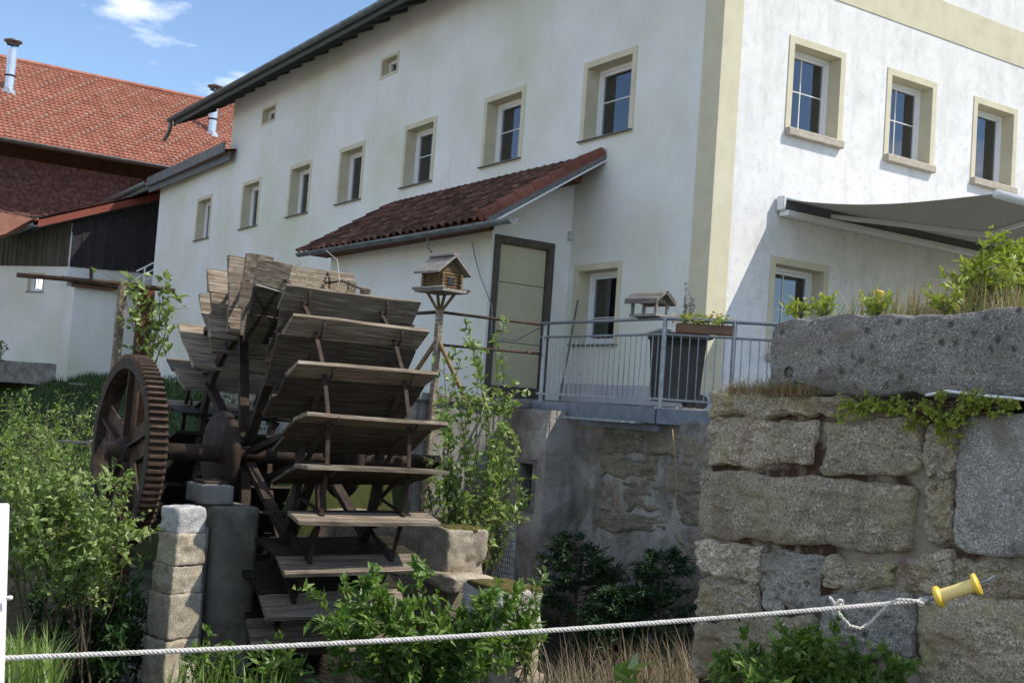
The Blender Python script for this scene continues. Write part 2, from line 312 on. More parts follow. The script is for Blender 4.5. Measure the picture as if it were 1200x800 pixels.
def ob(name, me, parent=None, ml=None):
    o = bpy.data.objects.new(name, me); C.objects.link(o)
    if parent is not None: o.parent = parent
    if ml is not None: o.matrix_local = ml
    return o
def tag(o, label, cat, group=None):
    o['label'] = label; o['category'] = cat
    if group: o['group'] = group
    return o
def thing(name, label, cat, loc=(0, 0, 0), rz=0, group=None):
    o = bpy.data.objects.new(name, None); C.objects.link(o); o.location = loc; o.rotation_euler = (0, 0, rz); o.empty_display_size = .2
    return tag(o, label, cat, group)
def struct(o, kind='structure'): o['kind'] = kind; return o
def np_mesh(name, v, f, m, smooth=False):
    me = bpy.data.meshes.new(name); me.from_pydata(np.asarray(v).tolist(), [], np.asarray(f).tolist() if not isinstance(f, list) else f)
    me.materials.append(MT[m])
    if smooth: me.polygons.foreach_set('use_smooth', [True]*len(me.polygons))
    me.update(); return me
def fbm(p, s=1.0, o=4): return noise.fractal(Vector(p)*s, 1.0, 2.0, o)

def stone_quad(q4, ybase, depth, N=16, bulge=.02, rough=.012, seed=0, m='gr_brown', parent=None, name='stone', edge=.012, off=None):
    """a stone whose face fills the quad q4 = (TL,TR,BR,BL) as (x,z) on a wall facing -y at y = ybase"""
    off = off or Vector((0, 0, 0)); TL, TR, BR, BL = [Vector((a[0], 0, a[1])) for a in q4]; vs = []; fs = []
    size = min((TR-TL).length, (BL-TL).length); so_ = Vector((seed*7.31, seed*3.17, seed*1.7))
    for j in range(N+1):
        for i in range(N+1):
            a, b_ = i/N, j/N
            p = (TL*(1-a)+TR*a)*(1-b_) + (BL*(1-a)+BR*a)*b_
            # rounded corners: pull corner points in
            ca, cb = abs(a*2-1), abs(b_*2-1); k = max(0, ca+cb-1.74)
            ctr = (TL+TR+BR+BL)/4; p = p + (ctr-p)*(k*.28)
            ed = max(ca, cb)
            jit = Vector((fbm(p*1.0+so_, 1.5/size, 5), 0, fbm(p+so_*2+Vector((9, 0, 0)), 1.5/size, 5)))*(edge*1.5*(.3+.7*ed))
            h = bulge*(1-ed**7) + rough*fbm(p+so_, 12/ max(size, .1)*.35, 5) + rough*.5*fbm(p+so_, 60, 3)
            if ed > .999: h = -depth*.5
            vs.append(p + jit + Vector((0, ybase-h, 0)) - off)
    n1 = N+1
    for j in range(N):
        for i in range(N): fs.append((j*n1+i, (j+1)*n1+i, (j+1)*n1+i+1, j*n1+i+1))
    ring = [i for i in range(n1)] + [(j*n1+N) for j in range(1, n1)] + [N*n1+i for i in range(N-1, -1, -1)] + [j*n1 for j in range(N-1, 0, -1)]
    k = len(vs); vs += [Vector((vs[r].x, ybase+depth-off.y, vs[r].z)) for r in ring]; R_ = len(ring)
    for t in range(R_): fs.append((ring[t], ring[(t+1) % R_], k+(t+1) % R_, k+t))
    fs.append(tuple(range(k+R_-1, k-1, -1)))
    return ob(name, np_mesh(name, [tuple(v) for v in vs], fs, m, True), parent)
def rough_block(name, size, m, parent=None, loc=(0, 0, 0), n=7, amp=.015, seed=0, rnd=.06, rz=0.0, taper=0.0):
    """quarried block, base at z=0, with uneven faces and worn edges"""
    h = Vector(size)/2; vs = []; fs = []; so_ = Vector((seed*5.1, seed*2.3, seed*9.7)); key = {}
    def pt(p):
        kx = tuple(round(c, 4) for c in p)
        if kx in key: return key[kx]
        q = Vector((p[0]*h.x, p[1]*h.y, p[2]*h.z)); e = sorted(abs(c) for c in p)
        inn = Vector([max(-hh+rnd, min(hh-rnd, c)) for c, hh in zip(q, h)]); d = q-inn
        if d.length > 1e-9: q = inn + d.normalized()*min(d.length, rnd)
        nn = q.normalized(); q = q + nn*(amp*fbm(q+so_, 3.0, 4)+amp*.5*fbm(q+so_, 14, 3))
        t = 1-taper*(q.z/(2*h.z)+.5); q.x *= t; q.y *= t
        key[kx] = len(vs); vs.append(q + Vector((0, 0, h.z))); return key[kx]
    for a in range(3):
        for sg in (-1, 1):
            for i in range(n):
                for j in range(n):
                    def P(u, v_):
                        p = [0, 0, 0]; p[a] = sg; p[(a+1) % 3] = u*2/n-1; p[(a+2) % 3] = v_*2/n-1; return pt(p)
                    f = (P(i, j), P(i+1, j), P(i+1, j+1), P(i, j+1)); fs.append(f if sg > 0 else f[::-1])
    o = ob(name, np_mesh(name, [tuple(v) for v in vs], fs, m, True), parent); o.location = loc; o.rotation_euler = (0, 0, rz); return o

# ------------------------------------------------------------------ terrain
def sst(a, b, x): t = min(1, max(0, (x-a)/(b-a))); return t*t*(3-2*t)
def H(x, y):
    nb = -0.16 + .05*math.sin(x*.9)                                    # near bank
    bed = -1.42
    fb = 1.45                                                          # bank on the mill side
    if x > 9.25: z = nb + (1.62-nb)*sst(-8.12, -8.02, y)
    else:
        e0, e1 = (-3.7, -2.6) if x > -2.6 else (-5.4, -2.2)
        if x > -1.8: up = bed + (fb-bed)*sst(-1.34, -1.2, y)
        else: up = bed + (.35-bed)*sst(-5.3, -4.4, y) + 1.2*sst(-4.4, -1.2, y)
        dn = bed + (nb-bed)*(1-sst(-9.6+.1*max(0, 9-x)*.4, -8.3, y))
        z = max(up, dn) if y > -8.9 else dn
    far = sst(25, 70, math.hypot(x, y)); z = z*(1-far) + 1.6*far if x > -40 else z
    return z + .05*noise.noise(Vector((x*.8, y*.8, 3)))*(1 if z > -1.3 else .4)
def axis_pts(segs):
    o = []
    for a, b, st in segs: o += list(np.arange(a, b, st))
    return o + [segs[-1][1]]
gx = axis_pts([(-400, -60, 40), (-60, -30, 3), (-30, -4, .7), (-4, 13, .25), (13, 30, 2), (30, 400, 40)])
gy = axis_pts([(-400, -30, 40), (-30, -12, 2), (-12, -7.6, .12), (-7.6, -1.5, .25), (-1.5, -1.0, .05), (-1.0, 8, .8), (8, 40, 4), (40, 400, 40)])
gv = [(x, y, H(x, y)) for y in gy for x in gx]; nx = len(gx)
gf = [(j*nx+i, j*nx+i+1, (j+1)*nx+i+1, (j+1)*nx+i) for j in range(len(gy)-1) for i in range(nx-1)]
struct(ob('ground', np_mesh('ground', gv, gf, 'soil', True)))
wm = MB().add([(-60, -8.9, -1.22), (9.2, -8.9, -1.22), (9.2, -1.3, -1.22), (-60, -1.3, -1.22)], [(0, 1, 2, 3)])
struct(wm.build('water', 'water'))

# ------------------------------------------------------------------ walls with openings
def holed(b, O, U, V, N, u0, u1, v0, v1, holes, depth):
    """wall face in plane O + u U + v V (outward N) with rectangular openings (a,b,c,d) = u0,u1,v0,v1 and reveals going in by depth"""
    O, U, V, N = map(Vector, (O, U, V, N))
    us = sorted({u0, u1, *[h[0] for h in holes], *[h[1] for h in holes]}); vs = sorted({v0, v1, *[h[2] for h in holes], *[h[3] for h in holes]})
    for i in range(len(us)-1):
        for j in range(len(vs)-1):
            cu, cv = (us[i]+us[i+1])/2, (vs[j]+vs[j+1])/2
            if any(h[0] < cu < h[1] and h[2] < cv < h[3] for h in holes): continue
            P = lambda u, v: O+U*u+V*v
            b.add([P(us[i], vs[j]), P(us[i+1], vs[j]), P(us[i+1], vs[j+1]), P(us[i], vs[j+1])], [(0, 1, 2, 3)])
CURT = [((0, .38), (.72, 1)), ((0, .30),), ((.6, 1),), ((0, .22), (.8, 1)), ((0, 1),)]
def window(parent, O, U, V, N, u0, u1, z0, z1, depth=.27, tw=.1, sill='zinc', muntin=(), curtain=0, pane_m='glass', casement=True):
    """surround (with reveals) as the part; frame, sill, muntins, pane as its pieces"""
    O, U, V, N = map(Vector, (O, U, V, N)); P = lambda u, v, d=0: O+U*u+V*v+N*d
    a, b_, c, d_ = u0+tw, u1-tw, z0+(.055 if sill else tw), z1-tw
    s = MB(); t = .014
    def slab(ua, ub, va, vb, da, db, bb=0): s2.obox(P((ua+ub)/2, (va+vb)/2, (da+db)/2), (U, V, N), ((ub-ua)/2, (vb-va)/2, abs(db-da)/2), bb)
    s2 = s
    slab(u0, a, z0, z1, -depth, t); slab(b_, u1, z0, z1, -depth, t); slab(a, b_, d_, z1, -depth, t-.0005)
    if not sill: slab(a, b_, z0, c, -depth, t-.0005)
    else: slab(a, b_, z0, c-.03, -depth, t-.004)
    w_ = s.build('window', 'cream', parent)
    s2 = MB(); fw = .06; dd = -depth+.05
    slab(a, a+fw, c, d_, -depth-.02, dd, .008); slab(b_-fw, b_, c, d_, -depth-.02, dd, .008); slab(a+fw, b_-fw, d_-fw, d_, -depth-.02, dd-.001, .008); slab(a+fw, b_-fw, c, c+fw*1.1, -depth-.02, dd-.001, .008)
    s2.build('frame', 'white', w_)
    ia, ib, ic, id_ = a+fw, b_-fw, c+fw*1.1, d_-fw
    if casement:
        s2 = MB(); f2 = .04; e = dd-.022
        slab(ia, ia+f2, ic, id_, -depth-.02, e, .006); slab(ib-f2, ib, ic, id_, -depth-.02, e, .006); slab(ia+f2, ib-f2, id_-f2, id_, -depth-.02, e-.001, .006); slab(ia+f2, ib-f2, ic, ic+f2, -depth-.02, e-.001, .006)
        s2.build('sash', 'white', w_); ia += f2; ib -= f2; ic += f2; id_ -= f2
    for kind, pos in muntin:
        s2 = MB()
        if kind == 'v': u = ia+(ib-ia)*pos; slab(u-.007, u+.007, ic, id_, -depth-.012, -depth+.006)
        else: v = ic+(id_-ic)*pos; slab(ia, ib, v-.007, v+.007, -depth-.012, -depth+.007)
        s2.build('muntin', 'white', w_)
    s2 = MB(); slab(ia-.005, ib+.005, ic-.005, id_+.005, -depth-.012, -depth-.006); s2.build('pane', pane_m, w_)
    for (ca, cb) in CURT[random.randrange(len(CURT))] if curtain else ():
        s2 = MB(); n_ = 26; vv = []; A_, B_ = a+(b_-a)*ca, a+(b_-a)*cb
        for q in range(n_+1):
            u = A_+(B_-A_)*q/n_; dpt = -depth-.10+.022*math.sin(q*1.9+u0)+.008*math.sin(q*4.3)
            vv += [P(u, c, dpt), P(u, d_, dpt)]
        s2.add(vv, [(2*q, 2*q+2, 2*q+3, 2*q+1) for q in range(n_)]); s2.build('curtain', 'curtain', w_, True)
    if sill == 'zinc':
        s2 = MB(); slab(u0-.015, u1+.0, c-.03, c-.008, -depth, .06, .004); s2.build('sill', 'sillm', w_)
    elif sill == 'stone':
        s2 = MB(); slab(u0+.01, u1-.01, z0-.06, c+.0, -depth+.05, .085, .012); s2.build('sill', 'sills', w_)
    return w_

# ------------------------------------------------------------------ mill house
house = thing('mill_house', 'long white rendered mill house with cream corner strips, trim and many windows', 'house', (-10, 6, 1.5))
hl = Vector((-10, 6, 1.5))
class OMB(MB):
    """collects in world coordinates, builds in the local frame of a thing standing at off"""
    def __init__(s, off): super().__init__(); s.off = Vector(off)
    def mesh(s, name, m=None, smooth=False):
        s.v = [tuple(Vector(p)-s.off) for p in s.v]; return super().mesh(name, m, smooth)
class Shift:
    pass
U1, V1, N1 = (1, 0, 0), (0, 0, 1), (0, -1, 0)        # long facade (y = 0)
U2, V2, N2 = (0, 1, 0), (0, 0, 1), (1, 0, 0)         # gable face (x = 0)
LW = [(-22.09, 1.32), (-18.35, 1.33), (-15.10, 1.32), (-12.27, 1.30), (-9.18, 1.31), (-6.13, 1.32), (-3.15, 1.32)]
holesL = [(u, u+w_, 5.66, 6.96) for u, w_ in LW] + [(-3.035, -1.85, 2.47, 3.75), (-10.5, -9.7, 8.17, 8.62), (-17.35, -16.4, 8.31, 8.77)]
RW_ = [1.254, 3.335, 5.42, 7.5]
holesR = [(y, y+1.157, 5.62, 6.99) for y in RW_] + [(1.13, 2.30, 2.43, 3.84)]
O0 = Vector((0, 0, 0))-hl
b = MB(); holed(b, O0, U1, V1, N1, -26.0, 0, -1.0, 9.5, holesL+[(-26.0, -19.6, 7.97, 9.5)], .27); b.build('front_wall', 'stucco', house)
b = MB(); holed(b, O0, U2, V2, N2, 0, 13, -1.0, 9.5, holesR, .27)
b.add([Vector((0, 0, 9.5))-hl, Vector((0, 13, 9.5))-hl, Vector((0, 6.5, 12.4))-hl], [(0, 1, 2)]); b.build('gable_wall', 'stucco_w', house)
b = OMB(hl); b.add([(-26, 0, -1), (-26, 13, -1), (-26, 13, 7.9), (-26, 6.5, 9.1), (-26, 0, 7.9)], [(0, 1, 2, 3, 4)])
b.add([(-19.6, 0, 8), (-19.6, 13, 8), (-19.6, 13, 9.5), (-19.6, 6.5, 12.4), (-19.6, 0, 9.5)], [(0, 1, 2, 3, 4)]); b.add([(-26, 13, -1), (-19.6, 13, -1), (-19.6, 13, 7.9), (-26, 13, 7.9)], [(0, 1, 2, 3)]); b.add([(-19.6, 13, -1), (0, 13, -1), (0, 13, 9.5), (-19.6, 13, 9.5)], [(0, 1, 2, 3)])
b.build('rear_wall', 'stucco', house)
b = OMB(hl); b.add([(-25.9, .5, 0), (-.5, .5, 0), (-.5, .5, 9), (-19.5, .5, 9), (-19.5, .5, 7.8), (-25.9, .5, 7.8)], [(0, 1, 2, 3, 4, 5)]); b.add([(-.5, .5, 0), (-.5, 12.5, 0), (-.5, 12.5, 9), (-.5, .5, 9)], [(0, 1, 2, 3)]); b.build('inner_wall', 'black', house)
for i, (u, w_) in enumerate(LW):
    window(house, O0, U1, V1, N1, u, u+w_, 5.66, 6.96, muntin=((('h', .55),) if i >= 4 else ()), curtain=1)
window(house, O0, U1, V1, N1, -3.035, -1.85, 2.47, 3.75, muntin=(('h', .35),), curtain=1)
for (u0, u1, z0, z1) in ((-10.5, -9.7, 8.17, 8.62), (-17.35, -16.4, 8.31, 8.77)):
    window(house, O0, U1, V1, N1, u0, u1, z0, z1, depth=.2, tw=.06, sill=None, casement=False)
for i, y in enumerate(RW_):
    window(house, O0, U2, V2, N2, y, y+1.157, 5.62, 6.99, depth=.25, sill='stone', muntin=(('v', .42), ('h', .52)) if i < 2 else (), curtain=1)
window(house, O0, U2, V2, N2, 1.13, 2.30, 2.43, 3.84, depth=.25, sill='stone', muntin=(('v', .42), ('h', .52)), curtain=1)
b = OMB(hl); b.box((-.37, -.012, 1.4), (.012, .0, 9.4)); b.box((0, -.0, 1.4), (.0125, .34, 9.4)); b.build('corner_strip', 'cream', house)
b = OMB(hl); b.box((0, .342, 7.72), (.012, 13, 8.31)); b.build('string_course', 'cream', house)
b = OMB(hl); b.box((-3.2, -.02, 1.4), (-.0, .0, 1.92)); b.box((0, -.02, 1.4), (.02, 13, 1.85)); b.build('plinth', 'plinth', house)
# roofs
def slope_roof(parent, off, x0, x1, y0, z0, yr, zr, m, nm='roof'):
    d = Vector((0, yr-y0, zr-z0)).normalized(); nrm = Vector((0, -d.z, d.y)); b = OMB(off); p0 = Vector((x0, y0, z0)); ln = math.hypot(yr-y0, zr-z0)
    n = int((x1-x0)/.3); vs = []; fs = []
    cols = n*4
    for i in range(cols+1):
        x = x0+(x1-x0)*i/cols; hh = .035*abs(math.sin(PI*i/4.0))
        for tt, e in ((0, 0), (0, .05+hh), (ln, .05+hh)): vs.append(Vector((x, 0, 0)) + Vector((0, y0, z0)) + d*tt + nrm*e)
    for i in range(cols):
        a = i*3; fs += [(a, a+3, a+4, a+1), (a+1, a+4, a+5, a+2)]
    b.add(vs, fs); b.add([p0, p0+Vector((x1-x0, 0, 0)), p0+Vector((x1-x0, 0, 0))+d*ln, p0+d*ln], [(0, 3, 2, 1)])
    b.add([p0, p0+d*ln, p0+d*ln+nrm*.08, p0+nrm*.08], [(0, 1, 2, 3)])
    return b.build(nm, m, parent)
def half_gutter(p, q, r, n=8):
    """half-round trough from p to q, open on top"""
    p, q = Vector(p), Vector(q); d = (q-p).normalized(); s_ = d.cross(Vector((0, 0, 1))).normalized(); vs = []; fs = []
    for e in (p, q):
        for rr in (r, r*.86):
            for j in range(n+1):
                a = PI + PI*j/n; vs.append(e + s_*(math.cos(a)*rr) + Vector((0, 0, 1))*(math.sin(a)*rr))
    m = n+1
    for j in range(n): fs += [(j, j+1, 2*m+j+1, 2*m+j), (m+j, 3*m+j, 3*m+j+1, m+j+1), (j, m+j, m+j+1, j+1), (2*m+j, 2*m+j+1, 3*m+j+1, 3*m+j)]
    fs += [(0, 2*m, 3*m, m), (n, m+n, 3*m+n, 2*m+n)]
    return vs, fs
rf = slope_roof(house, hl, -22.35, .9, -.86, 9.16, 6.5, 12.75, 'tile_house')
b = OMB(hl); b.add([(-22.35, 13.9, 9.16), (.9, 13.9, 9.16), (.9, 6.5, 12.85), (-22.35, 6.5, 12.85)], [(0, 1, 2, 3)]); b.build('rear_slope', 'tile_house', rf)
b = OMB(hl); b.add(*half_gutter((-22.5, -.93, 9.20), (.95, -.93, 9.14), .085)); b.build('gutter', 'zinc', rf, True)
b = OMB(hl); b.box((-22.3, -.85, 8.99), (.88, -.82, 9.15)); b.build('fascia', 'soffit', rf)
x = -22.0
rm = MB().beam((0, -.80, 9.07), (0, .02, 9.47), .09, .13).mesh('rafter', 'soffit')
while x < .8: ob('rafter', rm, rf, Matrix.Translation(Vector((x, 0, 0))-hl)); x += .78
b = OMB(hl); b.add([(-22.35, -.86, 9.145), (.9, -.86, 9.145), (.9, 0, 9.565), (-22.35, 0, 9.565)], [(0, 1, 2, 3)]); b.build('soffit', 'soffit', rf)
b = OMB(hl); b.tube([(-22.3, -.93, 9.12), (-22.3, -.93, 8.93), (-22.36, -.93, 8.82), (-22.7, -.9, 8.72), (-23.0, -.88, 8.68)], .055, 8); b.build('downspout', 'zinc', rf, True)
# snow hooks along the eave
hm = MB().box((-.02, -.015, 0), (.02, .015, .07)).mesh('snow_hook', 'zinc')
for i in range(26): ob('snow_hook', hm, rf, Matrix.Translation(Vector((-22.1+i*.86, -.8, 9.28))-hl))
# lower wing roof
wr = slope_roof(house, hl, -31.2, -19.05, -.32, 7.86, 6.5, 9.2, 'tile_barn', 'wing_roof')
b = OMB(hl); b.beam((-26.2, -.38, 7.90), (-19.0, -.38, 7.96), .05, .28); b.beam((-26.2, -.30, 7.68), (-19.0, -.2, 7.74), .03, .2); b.build('fascia', 'zinc', wr)
b = OMB(hl); b.add(*half_gutter((-31.6, -.40, 7.86), (-26.2, -.40, 7.90), .11)); b.beam((-31.3, -.3, 7.74), (-26.2, -.3, 7.76), .06, .14); b.build('gutter', 'zinc', wr, True)
b = OMB(hl); b.tube([(-31.2, -.40, 7.8), (-31.22, -.40, 7.6), (-31.5, -.42, 7.35), (-32.0, -.5, 7.1)], .055, 8); b.build('downspout', 'zinc', wr, True)
b = OMB(hl); b.add([(-31.2, -.32, 7.85), (-19.05, -.32, 7.85), (-19.05, 0, 7.98), (-31.2, 0, 7.98)], [(0, 1, 2, 3)]); b.build('soffit', 'soffit', wr)
hm2 = MB().box((-.03, -.03, 0), (.03, .03, .08)).mesh('snow_hook', 'tile_house')
for i in range(24): ob('snow_hook', hm2, wr, Matrix.Translation(Vector((-31.0+i*.5, -.30, 7.94))-hl))

# ------------------------------------------------------------------ lean-to with the door
lt = thing('lean_to', 'white lean-to with mossy tile roof and beige door against the mill house', 'lean-to', (-6, -.7, 1.4)); ll = Vector((-6, -.7, 1.4))
b = OMB(ll); b.add([(-9.0, -1.45, 1.3), (-3.2, -1.45, 1.3), (-3.2, -1.45, 4.30), (-9.0, -1.45, 4.30)], [(0, 1, 2, 3)]); b.build('front_wall', 'stucco', lt)
b = OMB(ll)
holed(b, (-3.2, 0, 0), (0, 1, 0), (0, 0, 1), (1, 0, 0), -1.45, -.001, 1.3, 4.30, [(-1.40, -.30, 1.3, 4.06)], .1)
b.add([(-3.2, -1.45, 4.3), (-3.2, 0, 4.3), (-3.2, 0, 5.26)], [(0, 1, 2)])
b.build('end_wall', 'stucco', lt)
b = OMB(ll); b.add([(-9, -1.45, 1.3), (-9, 0, 1.3), (-9, 0, 5.2), (-9, -1.45, 4.3)], [(0, 1, 2, 3)]); b.build('far_end_wall', 'stucco', lt)
fr = OMB(ll); X0, X1 = -3.32, -3.17
fr.box((X0, -1.40, 1.62), (X1, -1.29, 4.06), .012); fr.box((X0, -.42, 1.62), (X1, -.30, 4.06), .012); fr.box((X0, -1.29, 3.94), (X1-.002, -.42, 4.06), .012); fr.box((X0, -1.29, 1.62), (X1-.004, -.42, 1.80), .01)
door = fr.build('door', 'door_fr', lt)
for (z0, z1) in ((1.80, 2.46), (2.468, 3.36), (3.368, 3.94)):
    MBp = OMB(ll); MBp.box((-3.30, -1.29, z0), (-3.24, -.42, z1), .005); MBp.build('panel', 'door_pan', door)
b = OMB(ll); b.tube([(-3.24, -1.22, 2.62), (-3.19, -1.22, 2.62), (-3.19, -1.12, 2.62)], .011, 6); b.build('handle', 'black', door, True)
# roof structure and tiles
RT, RB = Vector((0, -.02, 5.40)), Vector((0, -2.02, 4.13)); dv = (RB-RT); sl = dv.length; dv.normalize(); nv = Vector((0, dv.z, -dv.y)); nv = nv if nv.z > 0 else -nv
b = OMB(ll); b.poly([Vector((-9.2, 0, 0))+RT-nv*.05, Vector((-2.45, 0, 0))+RT-nv*.05, Vector((-2.45, 0, 0))+RB-nv*.05, Vector((-9.2, 0, 0))+RB-nv*.05], nv*.03); roof = b.build('roof', 'wood_br', lt)
b = OMB(ll); b.beam(Vector((-2.43, 0, 0))+RT-nv*.045, Vector((-2.43, 0, 0))+RB-nv*.045, .03, .10, nv); b.build('verge_flashing', 'alu', roof)
b = OMB(ll); b.beam((-9.0, -1.56, 4.20), (-3.0, -1.56, 4.20), .03, .24); b.beam((-9.0, -1.72, 4.10), (-3.05, -1.72, 4.10), .28, .03); b.build('fascia', 'wood_br', roof)
b = OMB(ll); b.beam((-9, -.35, 5.02), (-2.62, -.35, 5.02), .14, .16, b=.01); b.build('purlin', 'wood_br', roof)
b = OMB(ll); b.add(*half_gutter((-9.2, -2.03, 4.12), (-1.75, -2.03, 4.06), .07)); b.build('gutter', 'zinc', roof, True)
def pantile():
    vs = []; fs = []; n = 8; W, Ln = .232, .40
    for j, (t, lift) in enumerate(((0, .0), (.5, .012), (1.0, .026), (1.0, .004))):
        for i in range(n+1):
            a = i/n; x = W*1.08*(a-.5); hh = .030*math.cos(a*2*PI) if a < .62 else .030*math.cos(a*2*PI)
            if j == 3: hh -= .008
            vs.append((x, -t*Ln, hh+lift))
    for j in range(3):
        for i in range(n): fs.append((j*(n+1)+i, (j+1)*(n+1)+i, (j+1)*(n+1)+i+1, j*(n+1)+i+1))
    return np_mesh('tile', vs, fs, 'tile', True)
tm = pantile(); ncol, nrow = 29, 7; mb_ = Matrix(((1, 0, 0), (0, -dv.y, nv.y), (0, -dv.z, nv.z))).transposed()
Xa = Vector((1, 0, 0)); Ya = -dv; Za = nv
def roofM(x, t, e, jx=0, jr=0):
    p = Vector((x, 0, 0))+RT+dv*t+nv*e-ll; m = Matrix(((Xa.x, Ya.x, Za.x, p.x), (Xa.y, Ya.y, Za.y, p.y), (Xa.z, Ya.z, Za.z, p.z), (0, 0, 0, 1)))
    return m @ Matrix.Rotation(jr, 4, 'Z') @ Matrix.Rotation(jx, 4, 'X')
for r in range(nrow):
    for c in range(ncol):
        if c == 0 and r in (5, 6): pass
        t0 = r*(sl-.40+.03)/(nrow-1)
        ob('tile', tm, roof, roofM(-9.12+c*.2285, t0, .035, random.uniform(-.02, .02), random.uniform(-.02, .02)))
vt = MB(); vt.tube([(0, .02, .02), (0, -.2, .03), (0, -.42, .045)], [.075, .08, .088], 10); vt.box((.06, -.41, -.10), (.085, .0, .03)); vtm = vt.mesh('verge_tile', 'tile_red', False)
for r in range(nrow): ob('verge_tile', vtm, roof, roofM(-2.50, r*(sl-.40+.03)/(nrow-1), .03))
b = OMB(ll); b.tube([(-4.2, -2.0, 4.05), (-4.2, -1.98, 3.85), (-4.2, -1.9, 3.78)], .014, 6); b.build('gutter_bracket', 'zinc', roof)

# ------------------------------------------------------------------ terrace, railing
ter = thing('terrace_platform', 'steel terrace platform with grey edge beams beside the white house', 'terrace', (1, -.8, 1.4)); tl = Vector((1, -.8, 1.4))
b = OMB(tl); b.box((-3.17, -1.42, 1.50), (1.15, -.03, 1.62)); b.box((.03, -.6, 1.502), (4.2, 9, 1.621)); b.build('deck', 'conc', ter)
b = OMB(tl); b.beam((-1.62, -1.56, 1.50), (.98, -1.56, 1.50), .07, .20, b=.008); b.build('edge_beam', 'steel_dk', ter)
b = OMB(tl); b.beam((.98, -1.56, 1.50), (1.9, -.62, 1.50), .07, .20, b=.008); b.build('edge_beam', 'steel_dk', ter)
b = OMB(tl); b.beam((1.9, -.62, 1.50), (4.4, -.55, 1.50), .07, .20, b=.008); b.build('edge_beam', 'steel_dk', ter)
b = OMB(tl); b.beam((-.55, -1.50, 1.36), (.98, -1.50, 1.36), .07, .09); b.build('bracket', 'steel_dk', ter)
gm = MB().box((-.006, -.2, -.012), (.006, .2, .012)).mesh('grating_bar', 'galv')
for i in range(24): ob('grating_bar', gm, ter, Matrix.Translation(Vector((-.35+i*.05, -1.75, 1.405))-tl))
b = OMB(tl); b.box((-.37, -1.955, 1.39), (.82, -1.94, 1.42)); b.build('grating_edge', 'galv', ter)
rail = thing('terrace_railing', 'galvanised steel railing with thin vertical bars along the terrace edge', 'railing', (0, -1.5, 1.6)); rl = Vector((0, -1.5, 1.6))
pa = [Vector((-1.62, -1.52, 0)), Vector((.98, -1.52, 0)), Vector((1.9, -.58, 0)), Vector((4.2, -.50, 0))]
for z, r in ((2.66, .022), (2.47, .015)):
    b = OMB(rl); b.tube([p+Vector((0, 0, z)) for p in pa], r, 8); b.build('handrail' if z > 2.6 else 'upper_rail', 'galv', rail, True)
b = OMB(rl)
for i in range(3): b.beam(pa[i]+Vector((0, 0, 1.70)), pa[i+1]+Vector((0, 0, 1.70)), .03, .025)
b.build('bottom_rail', 'galv', rail)
bal = MB().tube([(0, 0, 0), (0, 0, .76)], .0065, 6).mesh('baluster', 'galv')
pst = MB().box((-.02, -.02, 0), (.02, .02, 1.24)).mesh('post', 'galv')
for i in range(3):
    ln = (pa[i+1]-pa[i]).length; n = int(ln/.10)
    for k in range(1, n):
        ob('baluster', bal, rail, Matrix.Translation(pa[i].lerp(pa[i+1], k/n)+Vector((0, 0, 1.71))-rl))
for p in (Vector((-1.52, -1.52, 0)), pa[1], pa[1].lerp(pa[2], .62), pa[2], Vector((2.15, -.57, 0))): ob('post', pst, rail, Matrix.Translation(p+Vector((0, 0, 1.42))-rl))

# ------------------------------------------------------------------ basement and landing walls
bw = thing('basement_wall', 'decayed grey plaster basement wall with exposed stones under the terrace', 'wall', (0, -1.3, -1.4)); bl = Vector((0, -1.3, -1.4))
b = OMB(bl); nxx, nzz = 70, 34
vs = []; fs = []
hole = (9, 9, 9, 9)
def bwx(i): return -.9 + 6.9*i/nxx
for j in range(nzz+1):
    for i in range(nxx+1):
        x, z = bwx(i), -1.6+3.05*j/nzz
        vs.append((x, -1.36+.03*fbm((x, 0, z), 1.3, 5), z))
for j in range(nzz):
    for i in range(nxx):
        a = j*(nxx+1)+i; cx, cz = bwx(i+.5), -1.6+3.05*(j+.5)/nzz
        if hole[0] < cx < hole[1] and hole[2] < cz < hole[3]: continue
        fs.append((a, a+1, a+nxx+2, a+nxx+1))
b.add(vs, fs); b.build('plaster', 'plaster', bw, True)
# block left of the terrace beams, set forward, with the cellar window
b = OMB(bl); vs = []; fs = []; n1, n2 = 20, 46; hx0, hx1, hz0, hz1 = -1.36, -1.06, .20, .76
xs = list(np.linspace(-1.76, hx0, 9))+list(np.linspace(hx0, hx1, 7))[1:]+list(np.linspace(hx1, -.80, 7))[1:]; zs = list(np.linspace(-1.6, hz0, 22))+list(np.linspace(hz0, hz1, 8))[1:]+list(np.linspace(hz1, 1.48, 10))[1:]
for z in zs:
    for x in xs:
        e = 0 if hx0-.01 < x < hx1+.01 and hz0-.01 < z < hz1+.01 else 1
        vs.append((x, -1.87+.03*e*fbm((x, 0, z), 1.5, 5), z))
m1 = len(xs)
for jj in range(len(zs)-1):
    for ii in range(m1-1):
        if hx0 < (xs[ii]+xs[ii+1])/2 < hx1 and hz0 < (zs[jj]+zs[jj+1])/2 < hz1: continue
        a = jj*m1+ii; fs.append((a, a+1, a+m1+1, a+m1))
k = len(vs)
for z in zs: vs.append((-.80, -1.3, z))
for jj in range(len(zs)-1): fs.append((jj*m1+m1-1, k+jj, k+jj+1, (jj+1)*m1+m1-1))
vs += [(-1.76, -1.3, 1.48)]; fs.append(tuple([(len(zs)-1)*m1+ii for ii in range(m1)]+[k+len(zs)-1, len(vs)-1]))
b.add(vs, fs); b.build('forward_block', 'plaster', bw)
